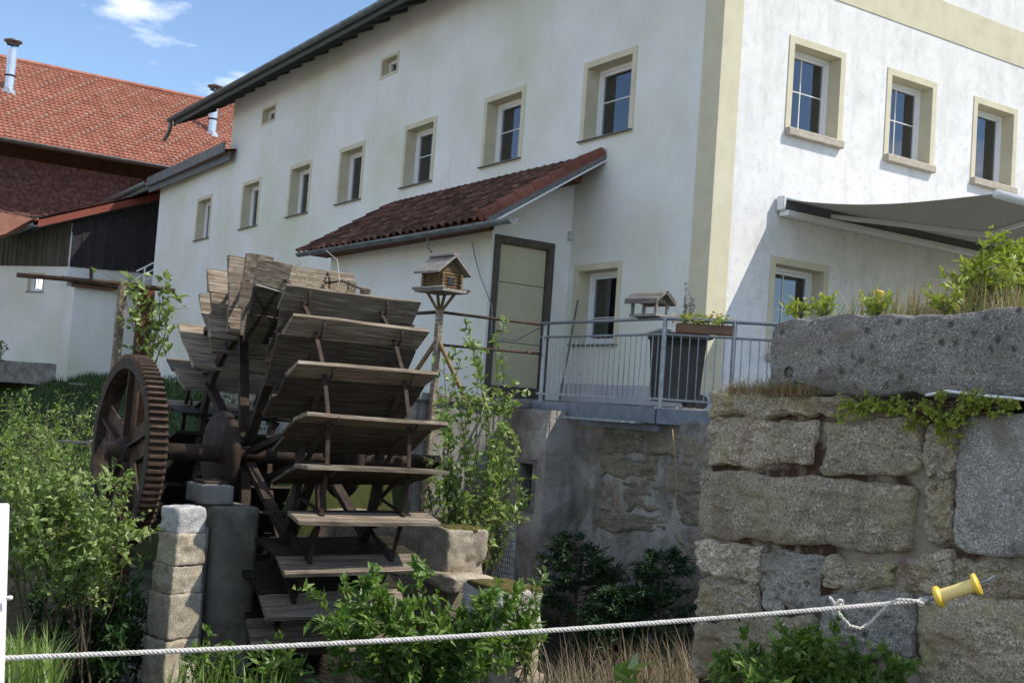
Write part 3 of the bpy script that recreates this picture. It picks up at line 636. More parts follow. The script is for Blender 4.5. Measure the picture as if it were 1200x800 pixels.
b = OMB(bl); b.box((hx0-.05, -1.885, hz0), (hx0, -1.6, hz1)); b.box((hx1, -1.885, hz0), (hx1+.05, -1.6, hz1)); b.box((hx0-.05, -1.886, hz1), (hx1+.05, -1.6, hz1+.06)); b.box((hx0-.05, -1.886, hz0-.06), (hx1+.05, -1.6, hz0)); bwin = b.build('cellar_window', 'conc', bw)
b = OMB(bl); b.box((hx0, -1.70, hz0), (hx1, -1.68, hz1)); b.build('pane', 'black', bwin)
b = OMB(bl); b.beam((hx1-.03, -1.73, hz0), (hx1-.03, -1.73, hz1), .04, .05); b.build('frame', 'wood_gr', bwin)
bst_ = [[(706, 508), (755, 508), (753, 531), (705, 531)], [(758, 508), (798, 510), (797, 536), (757, 532)], [(801, 510), (838, 512), (838, 547), (800, 544)], [(704, 534), (772, 538), (772, 561), (704, 558)], [(776, 540), (838, 550), (836, 580), (776, 574)],
        [(704, 562), (728, 562), (728, 600), (703, 600)], [(731, 563), (790, 566), (790, 600), (731, 598)], [(793, 578), (836, 584), (834, 620), (793, 615)], [(690, 604), (790, 604), (785, 623), (690, 621)], [(792, 620), (834, 624), (832, 665), (790, 660)]]
for k, qd in enumerate(bst_):
    cxy = (sum(a for a, _ in qd)/4, sum(c for _, c in qd)/4)
    pp = [on(px+(2 if px > cxy[0] else -2), py+(2 if py > cxy[1] else -2), 'y', -1.36) for px, py in qd]
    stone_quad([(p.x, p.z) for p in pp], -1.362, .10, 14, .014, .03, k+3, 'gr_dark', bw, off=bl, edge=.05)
lw = thing('landing_wall', 'sunlit rendered retaining wall of the door landing behind the waterwheel', 'wall', (-5, -2.2, -1.4)); lo_ = Vector((-5, -2.2, -1.4))
b = OMB(lo_); vs = []; fs = []; n1, n2 = 24, 30
for j in range(n2+1):
    for i in range(n1+1):
        y = -3.25 + 1.40*i/n1; z = -1.6+3.1*j/n2; vs.append((-1.76+.035*fbm((0, y, z), 1.6, 5), y, z))
for j in range(n2):
    for i in range(n1): a = j*(n1+1)+i; fs.append((a, a+1, a+n1+2, a+n1+1))
b.add(vs, fs); b.build('side_face', 'conc', lw, True)
b = OMB(lo_); b.box((-9.5, -3.24, -1.6), (-1.82, -1.3, 1.48), .02); b.build('core', 'conc', lw)
b = OMB(lo_); b.box((-9.5, -3.3, 1.481), (-1.70, -1.42, 1.59), .02); b.build('coping', 'conc', lw)

# ------------------------------------------------------------------ water wheel with its gear
AZ = rad(2.0); hub = at(254, 531, 12.0)
wh = thing('water_wheel', 'old wooden paddle waterwheel on an iron shaft with toothed gear', 'waterwheel', hub, AZ)
Rw, Ww, NP = 2.07, 1.47, 26
def plankmesh(seed, wid, thick=.035, m='wood'):
    rr = random.Random(seed); vs = []; fs = []; n = 10
    for i in range(n+1):
        x = Ww*i/n; 
        for (y, z) in ((-wid/2, -thick/2), (wid/2, -thick/2), (wid/2, thick/2), (-wid/2, thick/2)):
            vs.append((x + (rr.uniform(-.012, .012) if i in (0, n) else 0), y + .006*math.sin(x*3+seed) + rr.uniform(-.004, .004), z + .008*math.sin(x*1.7+seed*2)))
    for i in range(n):
        for k in range(4): fs.append((i*4+k, i*4+(k+1) % 4, (i+1)*4+(k+1) % 4, (i+1)*4+k))
    fs += [(3, 2, 1, 0), (n*4, n*4+1, n*4+2, n*4+3)]
    return np_mesh('plank', vs, fs, m)
pw = .272
PM = [plankmesh(s, pw) for s in range(6)]; PD = [plankmesh(s+20, pw, m='wood_dk') for s in range(6)]; PE = [plankmesh(s+40, pw, m='wood_shade') for s in range(6)]
clm = MB().tube([(0, -.11, .02), (0, -.10, .075), (0, -.02, .095), (0, .08, .06), (0, .125, .01)], [.014, .016, .016, .014, .01], 6).mesh('clamp', 'rust_dk', True)
brk = MB(); brk.beam((.0, 0, 0), (0, .62, 0), .045, .012); brkm = brk.mesh('paddle_strap', 'rust_dk')
def frame_at(a, r, y0):
    """local frame: X along the shaft, Y outward, at angle a and radius r"""
    rdir = Vector((math.cos(a), 0, math.sin(a))); xd = Vector((0, 1, 0)); zd = xd.cross(rdir); p = rdir*r + xd*y0
    return Matrix(((xd.x, rdir.x, zd.x, p.x), (xd.y, rdir.y, zd.y, p.y), (xd.z, rdir.z, zd.z, p.z), (0, 0, 0, 1)))
ringy = (.30, Ww-.32); BEND = rad(-18)
for k in range(NP):
    a = 2*PI*k/NP + rad(.3); rr = random.Random(k*13+5)
    a += rr.uniform(-.012, .012)
    broken = k in (5, 6)
    r_out = Rw-pw/2
    y0 = rr.uniform(-.05, .05)+(.08 if k in (4, 9) else 0)
    m0 = frame_at(a, r_out+rr.uniform(-.015, .015), y0) @ Matrix.Rotation(rr.uniform(-.012, .012), 4, 'Z')
    cut = Matrix.Diagonal((.20 if k == 6 else .24, 1, 1, 1)) if broken else Matrix.Identity(4)
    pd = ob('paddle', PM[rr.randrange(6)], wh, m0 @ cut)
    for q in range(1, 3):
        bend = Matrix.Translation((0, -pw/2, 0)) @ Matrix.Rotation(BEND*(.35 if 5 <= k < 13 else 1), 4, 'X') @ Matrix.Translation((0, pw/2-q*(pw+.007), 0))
        ob('plank', (PM if 6 <= k < 12 else PD if k < 5 else PE)[rr.randrange(6)], pd, (cut.inverted() if broken else Matrix.Identity(4)) @ Matrix.Translation((rr.uniform(-.03, .03), 0, 0)) @ bend @ Matrix.Rotation(rr.uniform(-.008, .008), 4, 'Z'))  # pale planks in the sunlit fan, shade-coloured planks on the other paddles
    for yy in ringy[:1 if broken else 2]:
        if not broken: ob('clamp', clm, pd, Matrix.Translation((yy-y0+.03, 0, 0)) @ Matrix.Scale(rr.uniform(.75, 1.1), 4))
        ob('paddle_strap', brkm, pd, Matrix.Translation(((yy-y0) if not broken else .9*Ww, -.62, -.028)))
    if broken: ob('paddle_stub', PM[k-5], wh, m0 @ Matrix.Translation((Ww*.80, -.1, 0)) @ Matrix.Diagonal((.07, .75, 1, 1)))
# iron rims: straight bars from paddle to paddle, brackets and braces
def seg(a0, r0, a1, r1, y, w_=.045, h_=.016, m='rust_dk', nm='rim_bar'):
    p = Vector((math.cos(a0)*r0, y, math.sin(a0)*r0)); q = Vector((math.cos(a1)*r1, y, math.sin(a1)*r1))
    return MB().beam(p, q, w_, h_, (0, 1, 0)).build(nm, m, wh)
dA = 2*PI/NP
for k in range(NP):
    a = dA*k+rad(.3)
    for yy in ringy:
        seg(a, Rw-.16, a+dA, Rw-.16, yy, .012, .04)
        seg(a, Rw-.75, a+dA, Rw-.30, yy+.06, .016, .05, nm='brace')
for yy in ringy:
    b = MB(); 
    for k in range(52):
        a, a2 = 2*PI*k/52, 2*PI*(k+1)/52; r1, r2 = 1.28, 1.38
        vs = [Vector((math.cos(t)*r, yy+s_, math.sin(t)*r)) for s_ in (-.03, .03) for t in (a, a2) for r in (r1, r2)]
        b.add(vs, [(0, 1, 3, 2), (4, 6, 7, 5), (0, 2, 6, 4), (1, 5, 7, 3)])
    b.build('inner_rim', 'rust_dk', wh)
    for k in range(8):
        a = 2*PI*k/8+.25; p = Vector((math.cos(a)*.18, yy, math.sin(a)*.18)); q = Vector((math.cos(a)*1.36, yy, math.sin(a)*1.36))
        MB().beam(p, q, .06, .10, (0, 1, 0)).build('spoke', 'rust_dk', wh)
for yy in (.04, Ww-.04):
    b = MB(); b.lathe((0, yy-.05, 0), (0, 1, 0), [(0, .05), (0, .42), (.04, .44), (.06, .44), (.10, .42), (.10, .05)], 32); b.build('hub_flange', 'rust_dk', wh, True)
b = MB(); b.lathe((0, -1.12, 0), (0, 1, 0), [(0, 0), (0, .075), (.1, .075), (.1, .085), (Ww+1.5, .085), (Ww+2.3, .08), (Ww+2.3, 0)], 20); b.build('shaft', 'rust_dk', wh, True)
# gear
GY, GR, GW = -1.0, .89, .18
b = MB(); b.lathe((0, GY, 0), (0, 1, 0), [(0, GR-.10), (0, GR-.005), (.012, GR), (GW-.012, GR), (GW, GR-.005), (GW, GR-.10), (GW*.6, GR-.12), (GW*.4, GR-.12), (0, GR-.10)], 96); gear = b.build('gear_rim', 'rust_dk', wh)
tmsh = MB().add([(-.021, .0, 0), (.021, .0, 0), (.021, GW, 0), (-.021, GW, 0), (-.012, .006, .042), (.012, .006, .042), (.012, GW-.006, .042), (-.012, GW-.006, .042)], [(0, 3, 2, 1), (4, 5, 6, 7), (0, 1, 5, 4), (1, 2, 6, 5), (2, 3, 7, 6), (3, 0, 4, 7)]).mesh('gear_tooth', 'rust')
NT = 84
for k in range(NT):
    a = 2*PI*k/NT; rd = Vector((math.cos(a), 0, math.sin(a))); xd = Vector((0, 1, 0)).cross(rd); p = rd*(GR-.002)+Vector((0, GY, 0))
    ob('gear_tooth', tmsh, gear, Matrix(((xd.x, 0, rd.x, p.x), (0, 1, 0, p.y), (xd.z, 0, rd.z, p.z), (0, 0, 0, 1))))
for k in range(5):
    a = rad(88)+k*2*PI/5; p = Vector((math.cos(a)*.1, GY+GW*.5, math.sin(a)*.1)); q = Vector((math.cos(a)*(GR-.08), GY+GW*.5, math.sin(a)*(GR-.08)))
    b = MB(); b.beam(p, q, .025, .12, (0, 1, 0)); tn = Vector((-math.sin(a), 0, math.cos(a)))
    for s_ in (-1, 1): b.beam(p+tn*(.07*s_), q+tn*(.07*s_), .018, .19, tn)
    sp = b.build('gear_spoke', 'rust', wh)
b = MB(); b.lathe((0, GY-.08, 0), (0, 1, 0), [(.09, .07), (.09, .12), (.12, .14), (.28, .14), (.32, .12), (.32, .07)], 24); b.build('gear_hub', 'rust_dk', wh, True)

stx = thing('straw_wisps', 'dry straw and thin wires caught on top of the wheel', 'straw', hub+Vector((.2, .3, 1.75)))
b = MB()
for k in range(26):
    p = Vector((random.uniform(-.1, .35), random.uniform(-.1, .7), random.uniform(0, .2))); q_ = p+Vector((random.uniform(-.1, .2), random.uniform(-.1, .35), random.uniform(-.25, .05)))
    b.tube([p, p.lerp(q_, .5)+Vector((0, 0, random.uniform(.0, .07))), q_], .0035, 4)
struct(b.build('straw', 'straw', stx), 'stuff')
MB().tube([(.18, .55, .42), (.32, .62, .32), (.42, .62, .1), (.36, .6, -.15), (.34, .58, -.3)], .003, 5).build('wire', 'rope', stx)
MB().tube([(.45, -.28, -.05), (.5, .1, -.12), (.55, .5, -.08), (.5, .8, -.2)], .004, 5).build('wire', 'rope', stx)
# ------------------------------------------------------------------ pier, bearing, stone column
def place(px, py, D, z): p = at(px, py, D); return Vector((p.x, p.y, z))
cq = at(207, 690, 10.6); c0 = Vector((cq.x, cq.y, -1.4)); col = thing('stone_column', 'pale stone column of stacked blocks with a whitish cap beside the gear', 'column', c0, rad(17))
zz = 0; hs = [(.60, 'gr_yel'), (.40, 'gr_yel'), (.26, 'gr_yel'), (.28, 'gr_yel'), (.235, 'gr_white')]
for i, (h_, m_) in enumerate(hs):
    rough_block('stone', (.345-.012*i, .345-.012*i, h_), m_, col, (random.uniform(-.008, .008), random.uniform(-.008, .008), zz), 14, .024, i+2, .010 if i < 4 else .022); zz += h_-.003
c1 = hub + Vector((math.sin(AZ)*.45, -.45, 0)); pc = at(266, 590, 11.35); c1 = Vector((pc.x, pc.y, -1.4))
pier = thing('concrete_pier', 'dark concrete pier carrying the waterwheel shaft behind the stone column', 'pier', c1, AZ)
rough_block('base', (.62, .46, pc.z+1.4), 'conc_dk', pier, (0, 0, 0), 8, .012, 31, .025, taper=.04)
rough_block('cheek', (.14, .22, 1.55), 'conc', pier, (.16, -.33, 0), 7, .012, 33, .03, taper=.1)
bb = thing('bearing_block', 'small grey stone bearing block on top of the concrete pier', 'bearing', Vector((c1.x-.12, c1.y-.14, pc.z-.005)), AZ)
rough_block('block', (.50, .30, .19), 'conc', bb, (0, 0, 0), 6, .008, 41, .02)
b = MB(); b.box((-.16, -.12, .18), (.16, .12, .22), .01); b.build('base_plate', 'rust_dk', bb)
# channel stones right of the wheel
def sblock(pxc, pyt, ybase_y, size, m, seed, label, rz=.0, moss=True):
    p = on(pxc, pyt, 'y', ybase_y); sx, sy, sz = size
    t = thing('channel_stone', label, 'stone', (p.x, p.y+sy/2, p.z-sz), rz); rough_block('block', size, m, t, (0, 0, 0), 14, .055, seed, .035)
    if moss:
        mo = rough_block('moss_cover', (sx*.92, sy*.9, .07), 'moss', t, (0, 0, sz-.045), 12, .05, seed+50, .03)
    return t
sblock(497, 613, -4.35, (1.05, .5, .50), 'gr_yel', 61, 'pale rough granite block with a moss top, upper one beside the wheel paddles')
sblock(505, 668, -4.45, (.95, .5, .16), 'gr_yel', 62, 'thin pale stone slab wedged between the two mossy granite blocks', moss=False)
sblock(563, 686, -4.75, (.62, .5, .50), 'gr_light', 63, 'grey granite block with brown moss top, lower one beside the wheel', .06)
sblock(563, 744, -4.72, (.58, .5, .40), 'gr_yel', 64, 'squared stone under the lower mossy granite block', .02, False)
sblock(562, 783, -4.74, (.66, .5, .55), 'gr_yel', 65, 'bottom foundation stone of the stack beside the wheel', -.03, False)
t = thing('channel_wall', 'low stone wall of the wheel channel behind the paddles', 'wall', (-1, -4.1, -1.4))
for i in range(5):
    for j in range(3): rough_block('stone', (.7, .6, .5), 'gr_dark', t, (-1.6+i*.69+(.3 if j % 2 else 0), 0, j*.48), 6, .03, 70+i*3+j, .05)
# wire mesh
wmth = thing('wire_mesh', 'rusty diamond wire mesh hanging beside the mossy stones', 'mesh', (1.0, -3.6, -1.2)); b = MB()
for i in range(-12, 12):
    for sgn in (-1, 1):
        pts = [(.04*i+sgn*.25*t, 0, t) for t in (0, .5, 1.0)]; pts = [p for p in pts if -.25 < p[0] < .25 or True]
        pts = [(max(-.22, min(.22, p[0])), 0, p[2]) for p in pts]; b.tube(pts, .004, 4)
o = b.build('wire', 'galv', wmth); wmth.location = on(588, 690, 'y', -3.4); wmth.scale = (1, 1, .75)

# ------------------------------------------------------------------ foreground stone wall
YW = -8.2
sw = thing('stone_wall', 'massive old stone and granite block retaining wall behind the yellow handle', 'wall', (10, -8, -.3)); sl_ = Vector((10, -8, -.3))
b = OMB(sl_); vs = []; fs = []; n1, n2 = 60, 50
x0, x1, z0, z1 = 9.12, 11.6, -.4, 1.50
for j in range(n2+1):
    for i in range(n1+1):
        x = x0+(x1-x0)*i/n1; z = z0+(z1-z0)*j/n2; vs.append((x+(.03*fbm((0, 0, z), 4, 4) if i == 0 else 0), YW+.007+.012*fbm((x, 0, z), 9, 6), z))
for j in range(n2):
    for i in range(n1): a = j*(n1+1)+i; fs.append((a, a+1, a+n1+2, a+n1+1))
k = len(vs); vs += [(x0+.02, -7.6, z0), (x0+.02, -7.6, z1), (x1, -7.6, z1), (x1, -7.6, z0)]
left = [j*(n1+1) for j in range(n2+1)]; top = [n2*(n1+1)+i for i in range(n1+1)]
fs += [tuple([k, k+1]+left[::-1]), tuple(top[::-1]+[k+1, k+2])]
b.add(vs, fs); b.build('mortar_core', 'mortar', sw, True)
SQ = [('gr_brown', [(832, 460), (990, 465), (984, 487), (834, 486)], .03), ('gr_brown', [(832, 489), (960, 491), (953, 544), (830, 544)], .015), ('gr_brown', [(968, 494), (1083, 490), (1078, 553), (962, 556)], .02),
      ('gr_brown', [(1087, 500), (1119, 497), (1116, 560), (1085, 560)], .008), ('gr_brown', [(1086, 564), (1117, 563), (1116, 632), (1090, 630)], .008), ('gr_light', [(1123, 486), (1290, 480), (1290, 658), (1121, 646)], .02),
      ('gr_brown', [(821, 549), (1080, 566), (1068, 650), (817, 627)], .035), ('gr_yel', [(817, 630), (898, 641), (889, 682), (819, 672)], .02), ('gr_brown', [(819, 675), (889, 685), (891, 727), (817, 722)], .012),
      ('gr_grey', [(893, 645), (965, 652), (962, 713), (894, 713)], .008), ('gr_brown', [(968, 655), (1049, 660), (1045, 690), (966, 688)], .008), ('gr_brown', [(1053, 660), (1115, 640), (1116, 690), (1051, 691)], .006),
      ('gr_brown', [(1119, 655), (1290, 668), (1290, 702), (1118, 696)], .006), ('gr_grey', [(965, 693), (1072, 695), (1075, 776), (961, 772)], .015), ('gr_brown', [(1076, 696), (1290, 707), (1290, 812), (1078, 807)], .02),
      ('gr_brown', [(815, 729), (959, 717), (957, 790), (812, 796)], .02), ('gr_brown', [(812, 799), (1000, 794), (1000, 905), (812, 905)], .02), ('gr_brown', [(1003, 812), (1290, 816), (1290, 905), (1003, 905)], .02)]
for k, (m_, qd, bu) in enumerate(SQ):
    cxy = (sum(a for a, _ in qd)/4, sum(c for _, c in qd)/4); gx_, gy_ = (2.2, 1.6)
    pp = [on(px+(gx_ if px > cxy[0] else -gx_), py+(gy_ if py > cxy[1] else -gy_), 'y', YW) for px, py in qd]
    stone_quad([(p.x, p.z) for p in pp], YW+.0, .22, 44, bu*.6+.003, .013, k+1, m_, sw, off=sl_, edge=.011)
# extra courses right of the frame
for j in range(7):
    stone_quad([(10.42, 1.48-.23*j), (11.55, 1.48-.23*j), (11.55, 1.27-.23*j), (10.42, 1.27-.23*j)], YW, .2, 10, .02, .01, 90+j, 'gr_brown', sw, off=sl_)
# the big granite trough block on top with two bored holes
pp = [on(px, py, 'y', YW+.02) for px, py in [(899, 371), (1290, 357), (1290, 476), (897, 462)]]
stone_quad([(p.x, p.z) for p in pp], YW+.03, .5, 44, .018, .010, 77, 'gr_grey', sw, name='cap_block', off=sl_, edge=.012)
for (px, py, r) in ((925, 436, .012), (984, 431, .006)):
    p = on(px, py, 'y', YW+.02); b = OMB(sl_); b.lathe(p+Vector((0, -.004, 0)), (0, 1, 0), [(0, r*1.35), (.0, r), (.03, r*.9), (.03, 0)], 16); b.build('bored_hole', 'black', sw, True)

# ------------------------------------------------------------------ leaves and plants
def leaf_arrays(P, D, ln, wd, up=.5, fold=.25):
    """P positions, D directions (n,3): folded leaf blades, four corners each plus a mid rib kink"""
    n = len(P); D = D/np.linalg.norm(D, axis=1, keepdims=True)
    r = RNG.normal(size=(n, 3)); r[:, 2] += up*2.5; s_ = np.cross(D, r); s_ /= np.linalg.norm(s_, axis=1, keepdims=True)+1e-9; nn = np.cross(s_, D)
    ln = ln*RNG.uniform(.45, 1.4, (n, 1)); wd = wd*RNG.uniform(.7, 1.2, (n, 1))
    base = P; tip = P+D*ln-nn*ln*.12; mid = P+D*ln*.48
    a = mid+s_*wd*.5+nn*wd*fold; b_ = mid-s_*wd*.5+nn*wd*fold
    V = np.stack([base, a, tip, b_, mid], 1).reshape(-1, 3)
    i = np.arange(n)*5; Fc = np.concatenate([np.stack([i, i+1, i+4], 1), np.stack([i+1, i+2, i+4], 1), np.stack([i+4, i+2, i+3], 1), np.stack([i, i+4, i+3], 1)])
    return V, Fc
def plant(name, label, base, targets, nleaf, ln, wd, m, rad_=.012, spread=.1, cat='bush', start=.35, twigs=4, up=.5, kind=None, group=None, tw_len=.25, stem_m='bark', droop=0.0):
    """woody plant: stems from base to each target point (with side twigs), leaves along the outer part"""
    base = Vector(base); t = thing(name, label, cat, base, group=group); b = MB(); segs = []
    for T in targets:
        T = Vector(T)-base; T = T if isinstance(T, Vector) else Vector(T); s0 = Vector((random.uniform(-spread, spread), random.uniform(-spread, spread), 0))
        bend = Vector((random.uniform(-1, 1), random.uniform(-1, 1), random.uniform(-.2, .6)))*T.length*.10; pts = []
        for k in range(7):
            q = k/6; pts.append(s0.lerp(T, q)+bend*math.sin(PI*q)+Vector((0, 0, -droop*q*q*T.length)))
        b.tube(pts, [rad_*(1-.75*k/6) for k in range(7)], 5, False)
        for k in range(6):
            if (k+1)/6 > start: segs.append((pts[k], pts[k+1], 1.0))
        for _ in range(twigs):
            q = random.uniform(start, 1.0); i0 = min(5, int(q*6)); p = pts[i0].lerp(pts[i0+1], q*6-i0); d = (pts[i0+1]-pts[i0]).normalized()
            e = p+(d*.6+Vector((random.gauss(0, 1), random.gauss(0, 1), random.gauss(.3, .7)))*.7).normalized()*tw_len*random.uniform(.5, 1.2)
            b.tube([p, p.lerp(e, .5)+Vector((0, 0, .02)), e], [rad_*.3, rad_*.22, rad_*.12], 4, False); segs.append((p, e, 1.3))
    b.build('stem', stem_m, t)
    wts = np.array([(s[1]-s[0]).length*s[2] for s in segs]); idx = RNG.choice(len(segs), nleaf, p=wts/wts.sum())
    A = np.array([tuple(s[0]) for s in segs])[idx]; B = np.array([tuple(s[1]) for s in segs])[idx]; u = RNG.uniform(0, 1.05, (nleaf, 1))
    P = A+(B-A)*u + RNG.normal(scale=ln*.12, size=(nleaf, 3)); D = (B-A)/(np.linalg.norm(B-A, axis=1, keepdims=True)+1e-9)*.5+RNG.normal(size=(nleaf, 3))*.75; D[:, 2] += .15
    V, Fc = leaf_arrays(P, D, ln, wd, up); f = ob('foliage', np_mesh('foliage', V, Fc, m), t)
    return t
def cloud_targets(c, r, n, low=-.3):
    o = []
    while len(o) < n:
        v = Vector((random.uniform(-1, 1), random.uniform(-1, 1), random.uniform(low, 1)))
        if .25 < v.length < 1: o.append(Vector(c)+Vector((v.x*r[0], v.y*r[1], v.z*r[2])))
    return o
def px_targets(pts, D, jd=.3): return [at(px, py, D+random.uniform(-jd, jd)) for px, py in pts]
def blades(name, pts, hgt, wid, m, lean=.35, parent=None, nseg=3, curl=.5):
    """grass blades rooted at pts (n,3)"""
    P = np.asarray(pts, float); n = len(P); a = RNG.uniform(0, 2*PI, n); d = np.stack([np.cos(a), np.sin(a), np.zeros(n)], 1); s_ = np.stack([-np.sin(a), np.cos(a), np.zeros(n)], 1)
    h = hgt*RNG.uniform(.45, 1.15, (n, 1)); l = np.abs(RNG.normal(lean, lean*.5, (n, 1))); V = []; nv_ = 2*nseg+1
    for k in range(nseg+1):
        q = k/nseg; c = P+np.array([0, 0, 1])*h*(q-.25*l*q*q)+d*h*l*(q**(1+curl)); w_ = wid*(1-q)
        V += [c-s_*w_, c+s_*w_] if k < nseg else [c]
    V = np.stack(V, 1).reshape(-1, 3); i = np.arange(n)*nv_; Fl = []
    for k in range(nseg-1): Fl += [np.stack([i+2*k, i+2*k+1, i+2*k+3], 1), np.stack([i+2*k, i+2*k+3, i+2*k+2], 1)]
    k = nseg-1; Fl.append(np.stack([i+2*k, i+2*k+1, i+2*k+2], 1))
    return ob(name, np_mesh(name, V, np.concatenate(Fl), m), parent)

# ------------------------------------------------------------------ barn with the big tiled roof
bo = Vector((-40, 2, 1.6)); barn = thing('barn', 'large barn with orange tiled roof and dark shingled wall behind the mill', 'barn', bo)
b = OMB(bo); b.box((-46, -14, 0), (-34.2, 20, 9.0)); b.build('wall', 'shingle', barn)
sh = MB().add([(0, 0, .0), (0, .22, .0), (.03, .22, -.0), (.03, 0, 0), (.045, 0, -.34), (.045, .22, -.34)], [(3, 2, 5, 4), (0, 1, 2, 3), (0, 3, 4), (1, 5, 2)]).mesh('shingle', 'shingle')
cnt = 0
b = OMB(bo)
for j in range(16):
    for i in range(46):
        y = -4.6+i*.22+(.11 if j % 2 else 0); z = 9.35-j*.2; jj = random.uniform(-.02, .02); e = random.uniform(.03, .07)
        b.add([(-34.19, y, z), (-34.19, y+.21, z), (-34.2+e, y+.21, z-.30+jj), (-34.2+e, y, z-.30+jj), (-34.2, y, z-.30+jj), (-34.2, y+.21, z-.30+jj)], [(0, 1, 2, 3), (3, 2, 5, 4)])
struct(b.build('shingles', 'shingle', barn), 'stuff')
E0, R0 = Vector((-33.0, 0, 9.76)), Vector((-40.0, 0, 14.36)); dd = (R0-E0); rl_ = dd.length; dd.normalize(); nn = Vector((-dd.z, 0, dd.x)); nn = nn if nn.z > 0 else -nn
b = OMB(bo); Y0, Y1 = -12.0, 18.0
b.poly([E0+Vector((0, Y0, 0))-nn*.12, E0+Vector((0, Y1, 0))-nn*.12, R0+Vector((0, Y1, 0))-nn*.12, R0+Vector((0, Y0, 0))-nn*.12], nn*.06); br = b.build('roof', 'soffit', barn)
b = OMB(bo); b.add([R0+Vector((0, Y0, -.05)), R0+Vector((0, Y1, -.05)), Vector((-47, Y1, 9.7)), Vector((-47, Y0, 9.7))], [(0, 1, 2, 3)]); b.build('rear_slope', 'tile_barn', br)
rows, colsN = 30, 150; vs = []; fs = []
for r in range(rows):
    for c in range(colsN):
        y = Y0+(Y1-Y0)*c/colsN; wy = (Y1-Y0)/colsN; k0 = len(vs); t0, t1 = rl_*(rows-r)/rows, rl_*(rows-r-1)/rows-.04; jt = random.uniform(-.012, .012); je = random.uniform(-.008, .008)
        for (t, e) in ((t0, .0), (t1+jt, .045+je), (t1+jt, .0)):
            for (u, hh) in ((0, .045), (.3, 0.0), (.7, .0), (1.0, .05)): vs.append(E0+Vector((0, y+wy*u, 0))+dd*t+nn*(e+hh*(1 if e or t == t0 else .3)-.03+.05*noise.noise(Vector((y*.35, t*.45, 7))))-bo)
        for a in range(2):
            for q in range(3): fs.append((k0+a*4+q, k0+a*4+q+1, k0+a*4+5+q, k0+a*4+4+q))
tiles = struct(ob('roof_tiles', np_mesh('roof_tiles', [tuple(v) for v in vs], fs, 'tile_barn'), br), 'stuff')
b = OMB(bo); b.tube([R0+Vector((0, Y0+i*.5, .02)) for i in range(61)], .11, 8); b.build('ridge_cap', 'tile_barn', br)
b = OMB(bo); b.add(*half_gutter(E0+Vector((.07, Y0, .02)), E0+Vector((.07, Y1, .02)), .09)); b.build('gutter', 'zinc', br, True)
b = OMB(bo)
for r in range(2, rows-1):
    for c in range(colsN):
        if (c*2+r*3) % 5 == 0 and random.random() < .9:
            p = E0+Vector((0, Y0+(Y1-Y0)*(c+.5)/colsN, 0))+dd*(rl_*r/rows+.06)+nn*.05; b.obox(p, ((0, 1, 0), dd, nn), (.022, .045, .03))
struct(b.build('snow_guards', 'sills', br), 'stuff')
def roofpt(px, py):
    d = ray(px, py); t = (E0-CAM).dot(nn)/d.dot(nn); return CAM+d*t
for (px, py, h_, lab) in ((10, 105, 1.75, 'shiny steel flue pipe with dark cap, far from the mill eave'), (248, 155, 1.8, 'steel flue pipe with rusty cap seen behind the mill eave')):
    p = roofpt(px, py); t = thing('flue_pipe', lab, 'flue', p)
    b = MB(); b.lathe((0, 0, -.3), (0, 0, 1), [(0, .19), (h_*.9, .19), (h_*.9+.3, .19)], 20); b.build('pipe', 'pipe', t, True)
    b = MB(); b.lathe((0, 0, -.25), (0, 0, 1), [(0, .42), (.2, .28), (.28, .2)], 18); b.build('collar', 'pipe', t, True)
    b = MB(); b.lathe((0, 0, h_+.0), (0, 0, 1), [(0, .2), (.05, .2), (.05, .1)], 18); b.lathe((0, 0, h_+.12), (0, 0, 1), [(0, 0), (.0, .34), (.05, .34), (.13, .1), (.13, 0)], 20); b.build('cap', 'zinc', t, True)
    b = MB()
    for k in range(4): b.tube([(.18*math.cos(k*PI/2), .18*math.sin(k*PI/2), h_-.05), (.25*math.cos(k*PI/2), .25*math.sin(k*PI/2), h_+.14)], .02, 5)
    b.lathe((0, 0, h_*.28), (0, 0, 1), [(0, .195), (.02, .21), (.06, .21), (.08, .195)], 20); b.build('strap', 'rust_dk', t)

# ------------------------------------------------------------------ annex between barn and mill
ao = Vector((-31, 0, 1.5)); an = thing('annex', 'white annex with dark board cladding and red roof edge between barn and mill', 'annex', ao)
cA = Vector((-29.0, -1.95, 0)); dL = Vector((-.86, -.51, 0)).normalized()
b = OMB(ao); b.add([(-29, -1.95, 1.2), (-29, 5, 1.2), (-29, 5, 7.0), (-29, -1.95, 6.3)], [(0, 1, 2, 3)]); b.build('side_wall', 'stucco', an)
nL = Vector((.51, -.86, 0)).normalized()
wp = on(36, 333, 'x', -29.9); u_w = (wp-cA).dot(dL)
hw = (1.05, 1.85, 4.25, 4.95)
b = OMB(ao); holed(b, cA, dL, (0, 0, 1), nL, 0, 9, 1.2, 6.6, [hw], .15); b.build('front_wall', 'stucco', an)
wq = window(an, cA-ao, dL, (0, 0, 1), nL, hw[0], hw[1], hw[2], hw[3], depth=.15, tw=.06, sill='zinc', muntin=(('v', .6),))
b = OMB(ao); b.box((-28.99, -1.9, 1.2), (-28.9, 3, 1.95)); b.poly([cA+nL*.08+Vector((0, 0, 1.2)), cA+nL*.08+dL*9+Vector((0, 0, 1.2)), cA+dL*9+Vector((0, 0, 1.2)), cA+Vector((0, 0, 1.2))], (0, 0, .72)); b.build('plinth', 'conc', an)
